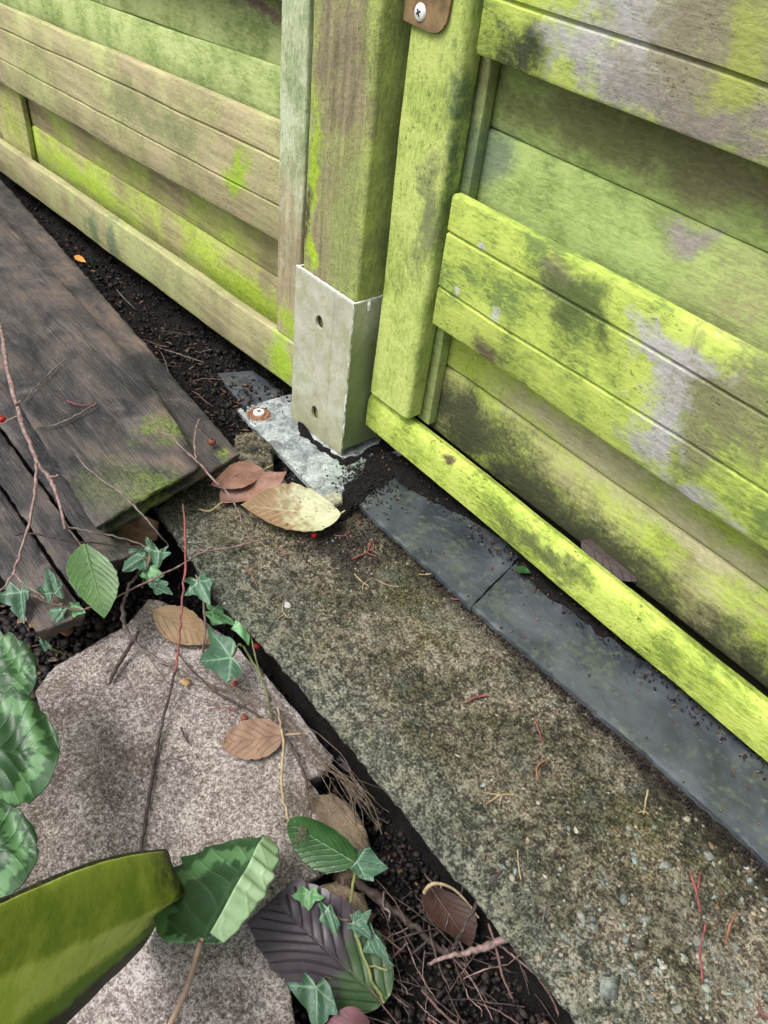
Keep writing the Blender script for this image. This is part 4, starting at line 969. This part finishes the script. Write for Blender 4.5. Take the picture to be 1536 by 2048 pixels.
vine('trailing ivy sprig with six leaves beside the purplish leaf', [([(712, 1722, -.012), (706, 1770, -.022), (700, 1815, -.020), (708, 1850, -.018), (722, 1900, -.022), (745, 1960, -.028), (768, 2005, -.034)], .0009, M['vine_g']), ([(700, 1840, -.018), (682, 1838, -.018), (655, 1818, -.016)], .0006, M['vine']), ([(655, 1818, -.016), (620, 1782, -.014)], .0005, M['vine']), ([(735, 1930, -.026), (775, 1940, -.024)], .0006, M['vine_g'])],
     [((712, 1722, -.010), (776, 1736, -.012), (737, 1688, -.006), (736, 1770, -.014), 'ivy'), ((619, 1783, -.012), (617, 1822, -.014), (586, 1792, -.012), (644, 1796, -.012), 'ivyl'), ((655, 1816, -.012), (674, 1876, -.014), (638, 1842, -.013), (681, 1848, -.013), 'ivy'), ((704, 1846, -.014), (742, 1876, -.014), (742, 1822, -.010), (712, 1872, -.018), 'ivy'), ((738, 1858, -.018), (784, 1938, -.022), (738, 1900, -.024), (772, 1890, -.016), 'ivy')], 6)
vine('single large ivy leaf at the bottom edge under the purplish leaf', [([(632, 1970, -.018), (660, 1955, -.03), (700, 1990, -.036)], .0006, M['vine'])], [((632, 1972, -.016), (634, 2062, -.020), (577, 1970, -.014), (678, 2016, -.020), 'ivy')], 7)

# ------------------------------------------------------------------ twigs, stalks, berries
M['twig_r'] = simple('red_brown_bark', (.115, .07, .062), .7, .35, 250, .35, .0006)
M['twig_p'] = simple('pinkish_bark', (.20, .135, .125), .7, .5, 250, .35, .0006)
M['twig_g'] = simple('grey_bark', (.15, .125, .115), .75, .5, 250, .3, .0008)
M['twig_d'] = simple('dark_bark', (.055, .040, .036), .75, .5, 250, .3, .0008)
M['stalk_r'] = simple('red_stalk', (.20, .062, .058), .7, .35, 250, .4, .0004)
M['stalk_o'] = simple('orange_stalk', (.22, .105, .06), .7, .3, 250, .4, .0004)
M['stalk_y'] = simple('straw_stalk', (.30, .235, .14), .7, .3, 250, .4, .0004)
M['berry'] = simple('red_berry', (.40, .018, .018), .3, .25, 100, .5, .0001)
M['berry_d'] = simple('dry_berry', (.16, .05, .028), .55, .35, 200, .4, .0005)
M['grass'] = simple('dry_grass', (.12, .096, .07), .85, .4, 300, .2, .0003)
def twig(label, pts, r, mat, name='twig', cat='twig', group='dry twigs', subs=(), jit=.0003, bud=.5, seed=1):
    o = tube(name, [P(*p) for p in pts], r, M[mat], None, 7, jit, 5, bud, seed=seed)
    tag(o, label, cat, group)
    for sp_, sr in subs:
        c = tube('side_shoot', [P(*p) for p in sp_], sr, M[mat], None, 6, jit, 5, bud, seed=seed+3); c.parent = o
    return o
twig('thick reddish twig arching over the brown boards at the left edge', [(-20, 600, .075), (0, 652, .072), (15, 735, .07), (35, 815, .066), (55, 875, .062), (74, 922, .058), (98, 956, .054), (114, 990, .050), (130, 1058, .040)], [.0016]*7+[.0012, .0009], 'twig_p', jit=.0004, seed=2,
     subs=[([(74, 918, .058), (71, 965, .054), (62, 1030, .046), (42, 1105, .034), (25, 1150, .026), (-5, 1190, .02)], [.0012, .0011, .001, .0009, .0008, .0007]), ([(26, 1145, .026), (45, 1165, .024), (88, 1197, .018)], [.0008, .0007, .0005]), ([(98, 956, .054), (118, 950, .056)], .0008), ([(30, 812, .068), (42, 800, .07)], .0008), ([(36, 832, .064), (0, 848, .062), (-20, 852, .06)], .0006), ([(128, 1053, .04), (155, 1080, .032), (166, 1100, .024)], .0006)])
twig('pale thin twig from the reddish twig end to the ivy cluster', [(128, 1052, .040), (170, 1062, .034), (215, 1070, .030), (255, 1080, .024), (292, 1094, .018)], [.0008, .0007, .0007, .0006, .0005], 'twig_g', seed=3)
twig('dark thin twig running level just below the pale thin twig', [(30, 1070, .035), (60, 1066, .034), (130, 1080, .030), (200, 1087, .024), (290, 1096, .016)], [.0005, .0006, .0006, .0006, .0005], 'twig_d', seed=4)
twig('thin grey twig crossing the mossy end of the top board', [(152, 908, .045), (176, 938, .046), (215, 968, .044), (240, 985, .043), (268, 1012, .040), (310, 1058, .030), (336, 1090, .012)], [.0003, .0005, .0006, .0007, .0007, .0007, .0005], 'twig_g', seed=5)
twig('reddish twig with a side shoot in front of the board stack and pale leaf', [(308, 862, .050), (342, 872, .050), (362, 893, .048), (392, 921, .044), (430, 962, .036), (455, 985, .028), (478, 1025, .020), (497, 1078, .006)], [.0004, .0005, .0006, .0008, .0008, .0007, .0006, .0004], 'twig_p', seed=6, subs=[([(392, 920, .044), (389, 880, .050), (394, 850, .054), (401, 836, .056)], [.0007, .0006, .0006, .0008])])
twig('long thin twig slanting over the bright green leaf, reddish at its end', [(148, 1224, .010), (200, 1208, .010), (258, 1181, .010), (330, 1146, .010), (386, 1116, .009), (415, 1102, .008), (470, 1094, .006), (535, 1076, .004)], [.0005, .0006, .0006, .0006, .0007, .0008, .0008, .0006], 'twig_p', seed=7, subs=[([(415, 1102, .008), (392, 1100, .004)], .0005)])
twig('upright red stem rising past the slab corner above the flagstone', [(366, 1008, .030), (371, 1075, .022), (369, 1150, .014), (363, 1225, .004), (357, 1290, -.004), (350, 1345, -.012)], [.0006, .0008, .0008, .0008, .0008, .0009], 'stalk_r', 'stem', seed=8, bud=.25)
twig('long dark stem lying down the middle of the flagstone to the stake', [(350, 1345, -.014), (338, 1395, -.02), (326, 1440, -.024), (315, 1495, -.027), (300, 1580, -.027), (290, 1650, -.027), (280, 1712, -.026)], [.0009, .0009, .0010, .0011, .0011, .0010, .0009], 'twig_d', 'stem', seed=9, bud=.2)
twig('gnarled grey vine stem curling onto the flagstone corner', [(300, 1120, -.01), (278, 1142, -.012), (256, 1180, -.014), (246, 1220, -.014), (253, 1260, -.018), (277, 1290, -.022), (312, 1316, -.025), (350, 1338, -.026)], [.0012, .0013, .0013, .0014, .0015, .0014, .0012, .0009], 'twig_g', 'vine_stem', seed=10, jit=.0006)
twig('short thick grey-brown twig on the flagstone upper left', [(277, 1262, -.018), (262, 1290, -.022), (245, 1315, -.024), (228, 1345, -.026), (219, 1368, -.027)], [.0011, .0013, .0014, .0014, .0009], 'twig_d', seed=11)
twig('curved grey twig lying across the top brown board', [(192, 806, .044), (178, 817, .044), (150, 832, .0435), (112, 849, .0435), (80, 854, .043), (70, 846, .043)], [.0007, .0007, .0007, .0006, .0005, .0004], 'twig_g', seed=12)
twig('short thin curved twig near the left end of the top brown board', [(131, 719, .044), (112, 735, .044), (88, 758, .044), (62, 786, .043), (48, 806, .043)], [.0004, .0005, .0006, .0005, .0004], 'twig_g', seed=13)
twig('short red stalk lying on the top brown board', [(134, 802, .0425), (150, 808, .0425), (170, 811, .0425), (190, 803, .0435)], .0006, 'stalk_r', 'stalk', 'stalk', 'fallen stalks', seed=14)
twig('olive green stem bending down the right side of the flagstone', [(556, 1415, -.024), (562, 1455, -.022), (567, 1500, -.022), (563, 1560, -.022), (570, 1615, -.020), (582, 1655, -.014)], [.0007, .0008, .0009, .0009, .0009, .0008], 'petiole_g' if False else 'stalk_y', 'stem', seed=15, bud=.3)
twig('dark wiry stem running along the right border of the flagstone', [(350, 1300, -.024), (420, 1375, -.025), (490, 1415, -.025), (555, 1455, -.024), (592, 1510, -.024), (612, 1560, -.024), (620, 1620, -.024)], [.0006, .0007, .0008, .0009, .0009, .0008, .0006], 'twig_d', 'stem', seed=16)
twig('broken pinkish grey stick end in the twig heap by the slab edge', [(855, 1928, -.040), (900, 1912, -.036), (935, 1905, -.034), (975, 1892, -.031), (1014, 1878, -.028)], [.0009, .0013, .0017, .0022, .0020], 'twig_p', 'stick', seed=17, jit=.0004, bud=.15)
twig('upright reddish twig leaning on the concrete slab edge', [(905, 1898, -.036), (930, 1850, -.020), (955, 1805, -.008), (985, 1765, .004), (1005, 1740, .010)], [.0012, .0011, .0010, .0008, .0005], 'twig_d', seed=18)
twig('thick dark stick slanting from the dark green leaf into the heap', [(665, 1735, -.036), (700, 1755, -.038), (760, 1800, -.040), (810, 1840, -.042), (870, 1888, -.044), (930, 1930, -.046)], [.0016, .0022, .0024, .0022, .0018, .0012], 'twig_d', 'stick', seed=19, jit=.0006)
twig('pale curled leaf stalk arching at the concrete slab edge', [(848, 1786, -.022), (858, 1772, -.018), (875, 1767, -.016), (905, 1777, -.018), (935, 1805, -.024), (957, 1835, -.032)], [.0012, .0012, .0010, .0008, .0006, .0005], 'stalk_y', 'leaf_stalk', 'stalk', 'fallen stalks', seed=20, bud=0, jit=.0)
rr = random.Random(5)
for i in range(80):
    px = rr.uniform(720, 1120); py = rr.uniform(1790, 2080)
    edge = 960+(py-1808)*.835
    if px > edge+20: continue
    z0 = rr.uniform(-.054, -.030)
    if i % 4: an = rr.gauss(.85, .35)
    else: an = rr.gauss(-.5, .4)
    ln = rr.uniform(50, 170)
    q = [(px+ln*t*math.cos(an)+rr.gauss(0, 3), py+ln*t*math.sin(an)+rr.gauss(0, 3), z0+rr.uniform(-.004, .004)) for t in (-.5, -.17, .17, .5)]
    q = [(min(a, 965+(b-1808)*.835), b, c) for a, b, c in q]
    r0 = rr.choice([.0003, .0003, .0004, .0007]); tw = rr.choice(['twig_d', 'twig_d', 'twig_p', 'twig_r', 'twig_g'])
    o = tube('twig', [P(*p) for p in q], [r0, r0*1.1, r0, r0*.7], M[tw], None, 6, .0002, 4, .4, seed=i)
    tag(o, 'thin '+{'twig_d': 'dark', 'twig_p': 'pinkish', 'twig_r': 'brown', 'twig_g': 'grey'}[tw]+' dry twig in the heap between purplish leaf and slab edge', 'twig', 'twigs in the heap')
for i in range(26):        # twigs on the soil strip under the fence
    px, py = rr.uniform(230, 540), rr.uniform(560, 800)
    p = P(px, py, -.008)
    if p.y < -.09 or p.y > -.004: continue
    an = rr.uniform(0, 6.28); ln = rr.uniform(.008, .03); q = [(p.x+ln*t*math.cos(an)+rr.gauss(0, .001), min(p.y+ln*t*math.sin(an), .004), soil_h(p.x, p.y)+.008+rr.uniform(0, .003)) for t in (-1, -.3, .4, 1)]
    o = tube('twig', q, [.0004, .0006, .0005, .0003], M[rr.choice(['twig_d', 'twig_r', 'twig_g'])], None, 6, .0002, 4, .4, seed=i)
    tag(o, 'thin dry twig on the black soil below the fence rail', 'twig', 'twigs on the soil strip')
# dry grass wisps along the flagstone border: one tangle
gv = []; gfc = []
def wisp(pts, r):
    global gv, gfc
    o = tube('tmp', pts, r, M['grass'], None, 4, .0004, 3); me = o.data; b0 = len(gv)
    gv += [v.co.copy() for v in me.vertices]; gfc += [tuple(b0+k for k in p.vertices) for p in me.polygons]
    bpy.data.objects.remove(o); bpy.data.meshes.remove(me)
path = [(300, 1290), (345, 1335), (400, 1368), (450, 1385), (505, 1400), (550, 1425), (600, 1470), (650, 1520), (690, 1560), (720, 1610), (760, 1660)]
for i in range(40):
    s0 = rr.randint(0, len(path)-4); n = rr.randint(3, 4); off = rr.gauss(0, 11), rr.gauss(0, 11)
    wisp([P(x+off[0]+rr.gauss(0, 8), y+off[1]+rr.gauss(0, 8), -.027+rr.uniform(0, .005)) for x, y in path[s0:s0+n]], rr.choice([.00018, .00025, .00035]))
for i in range(22):
    x0, y0 = 690+rr.gauss(0, 12), 1560+rr.gauss(0, 10); an = rr.gauss(1.0, .22); ln = rr.uniform(60, 130)
    wisp([P(x0, y0, -.024), P(x0+ln*.5*math.cos(an)+rr.gauss(0, 4), y0+ln*.5*math.sin(an), -.020), P(x0+ln*math.cos(an), y0+ln*math.sin(an), -.030+rr.gauss(0, .004))], .00022)
for i in range(14):
    x0, y0 = 620+rr.gauss(0, 5), 1580; wisp([P(x0, y0, -.022), P(610+rr.gauss(0, 6), 1640, -.008), P(592+rr.gauss(0, 9), 1690, .0)], .0002)
tag(link('dry_grass', mesh('dry_grass', gv, gfc), M['grass']), 'tangle of thin dry grass along the flagstone border', 'dry grass', None, 'stuff')

def stalk(label, pts, r, mat, z=.0010, forks=(), seed=1):
    r *= .78
    twig(label, [(x, y, z+.0004*(i % 2)) for i, (x, y) in enumerate(pts)], r, mat, 'stalk', 'stalk', 'fallen stalks', [([(x, y, z+.0003) for x, y in f_], r*.8) for f_ in forks], .0001, .15, seed)
stalk('branched red stalk lying on the dark patch below the bolt', [(703, 1118), (718, 1112), (735, 1103), (741, 1083)], .0007, 'stalk_r', .0016, [[(735, 1103), (747, 1096), (745, 1078)], [(733, 1105), (752, 1113)]], 31)
stalk('thin red forked stalk just right of the pale leaf tip', [(668, 1070), (685, 1072), (697, 1066)], .0005, 'stalk_r', .002, [[(690, 1069), (696, 1076)], [(690, 1068), (698, 1058)]], 32)
stalk('forked straw-coloured stalk near the upper middle of the slab', [(709, 1147), (720, 1160), (738, 1173)], .0006, 'stalk_y', .0012, [[(727, 1168), (744, 1156)], [(727, 1168), (725, 1181)]], 33)
stalk('bent straw-coloured stalk right of the forked straw-coloured stalk', [(750, 1158), (765, 1166), (780, 1171), (798, 1173)], .0004, 'stalk_y', .0010, [], 34)
stalk('small curved orange stalk at the left end of the slab', [(552, 1092), (562, 1100), (572, 1108)], .0006, 'stalk_o', .0012, [[(570, 1106), (584, 1109)]], 35)
stalk('thin forked reddish stalk near the long slab edge, upper left', [(486, 1132), (500, 1144), (508, 1158), (514, 1172)], .0005, 'stalk_o', .0012, [[(500, 1144), (512, 1128), (518, 1122)]], 36)
stalk('short yellow stalk pointing at the slate strip edge', [(837, 1149), (852, 1149), (868, 1147)], .0007, 'stalk_y', .0012, [], 37)
stalk('short red stalk tucked under the slate joint', [(902, 1196), (912, 1199), (924, 1197)], .0006, 'stalk_r', .0014, [], 38)
stalk('bow-shaped pale stalk beside a white pebble on the slab', [(568, 1202), (565, 1216), (569, 1228), (577, 1235)], .0006, 'stalk_y', .0012, [[(569, 1228), (556, 1237)]], 39)
stalk('thick red stalk lying alone in the middle of the slab', [(934, 1404), (945, 1397), (960, 1393), (977, 1390)], .0009, 'stalk_r', .0014, [], 40)
stalk('slim red stalk upright on the slab right of the thick red stalk', [(1070, 1435), (1074, 1452), (1080, 1468), (1083, 1484)], .0006, 'stalk_r', .0012, [], 41)
stalk('curved red-brown stalk with a bud in the lower middle of the slab', [(1087, 1522), (1077, 1530), (1073, 1545), (1077, 1560)], .0008, 'stalk_o', .0014, [[(1080, 1526), (1093, 1521)]], 42)
stalk('branched straw-coloured stalk on the lower left of the slab', [(1026, 1590), (1000, 1590), (985, 1600), (975, 1606)], .0008, 'stalk_y', .0012, [[(1000, 1590), (970, 1584)], [(1004, 1590), (998, 1612)]], 43)
stalk('small upright straw-coloured stalk near the right slate edge', [(1296, 1580), (1293, 1594), (1290, 1612), (1287, 1628)], .0008, 'stalk_y', .0014, [[(1288, 1622), (1277, 1625)], [(1288, 1622), (1297, 1628)]], 44)
stalk('forked red stalk on the lower right of the slab', [(1380, 1744), (1390, 1775), (1396, 1800), (1401, 1826)], .0010, 'stalk_r', .0014, [[(1396, 1780), (1400, 1744)]], 45)
stalk('thin red stalk continuing below the forked red stalk', [(1411, 1850), (1405, 1880), (1400, 1905), (1406, 1968)], .0008, 'stalk_r', .0012, [], 46)
stalk('short orange stalk right of the forked red stalk', [(1473, 1822), (1462, 1845), (1455, 1868), (1452, 1888)], .0010, 'stalk_o', .0012, [], 47)
stalk('brown forked stalk near the bottom left of the slab', [(1095, 1808), (1088, 1830), (1086, 1845)], .0006, 'twig_g', .0012, [[(1093, 1812), (1108, 1808)]], 48)
stalk('thin brown stalk left of the pebbly patch on the slab', [(1035, 1700), (1037, 1730), (1042, 1760)], .0006, 'stalk_y', .0012, [], 49)
stalk('red stalk cut by the right edge near the bottom', [(1518, 2000), (1520, 2025), (1540, 2040)], .0008, 'stalk_r', .0012, [], 50)
stalk('thin reddish forked stalk on the flagstone above the brown leaf', [(418, 1418), (450, 1416), (470, 1418)], .0005, 'stalk_r', -.027, [[(458, 1417), (462, 1440)]], 51)
stalk('small black splinter lying on the flagstone', [(362, 1455), (368, 1470), (376, 1486)], .0009, 'twig_d', -.027, [], 52)

def berry(label, px, py, z, r, mat):
    bm = bmesh.new(); bmesh.ops.create_uvsphere(bm, u_segments=18, v_segments=12, radius=r)
    for v in bm.verts:
        v.co *= 1+.05*n3(v.co, 300); q = v.co.z/r
        if q > .8: v.co.z -= r*.22*(q-.8)/.2
    c = P(px, py, z+r)
    for v in bm.verts: v.co += c
    o = link('berry', bm_mesh('berry', bm), M[mat]); tag(o, label, 'berry', 'fallen berries')
    k = tube('calyx', [c+Vector((0, 0, r*.7)), c+Vector((.0002, .0003, r*1.12))], [r*.35, r*.12], M['twig_d'], None, 6); k.parent = o
berry('small bright red berry just below the pale leaf', 628, 1070, .001, .0026, 'berry')
berry('small red berry between the big ivy leaf and the slab', 515, 1291, -.030, .0026, 'berry')
berry('red berry at the left edge on the reddish twig', 3, 838, .060, .0030, 'berry')
berry('dry brown berry on the flagstone above the brown leaf', 489, 1436, -.028, .0026, 'berry_d')
berry('small red berry under the big ivy leaf tip', 470, 1366, -.030, .0018, 'berry')
berry('tiny orange-brown berry on the dark patch near the slate', 720, 1046, .001, .0016, 'berry_d')
berry('grey-brown dried bud on the lower board of the stack', 424, 884, .030, .0032, 'berry_d')
# loose stones
def pebble(label, px, py, z, r, col, seed):
    bm = bmesh.new(); bmesh.ops.create_icosphere(bm, subdivisions=3, radius=1)
    c = P(px, py, z)
    for v in bm.verts:
        k = 1+.22*n3(v.co+Vector((seed, 0, 0)), 1.3)+.08*n3(v.co, 4); v.co = Vector((v.co.x*r*1.3*k, v.co.y*r*k, v.co.z*r*.5*k))+c
    tag(link('pebble', bm_mesh('pebble', bm), simple('pebble_stone', col, .75, .35, 200, .35, .0006)), label, 'stone', 'loose pebbles')
pebble('mauve grey pebble in the gap beside the flagstone', 690, 1525, -.052, .0055, (.06, .05, .055), 1)
pebble('orange brown stone chip left of the flagstone corner', 132, 1258, -.036, .005, (.17, .085, .05), 2)
pebble('small brown pebble in the gap below the ivy leaf', 470, 1228, -.03, .005, (.14, .09, .06), 6)
pebble('small tan stone chip on the upper flagstone', 372, 1363, -.027, .003, (.42, .27, .12), 7)
pebble('small whitish pebble set on the upper slab', 574, 1210, .0, .0026, (.36, .37, .37), 8)
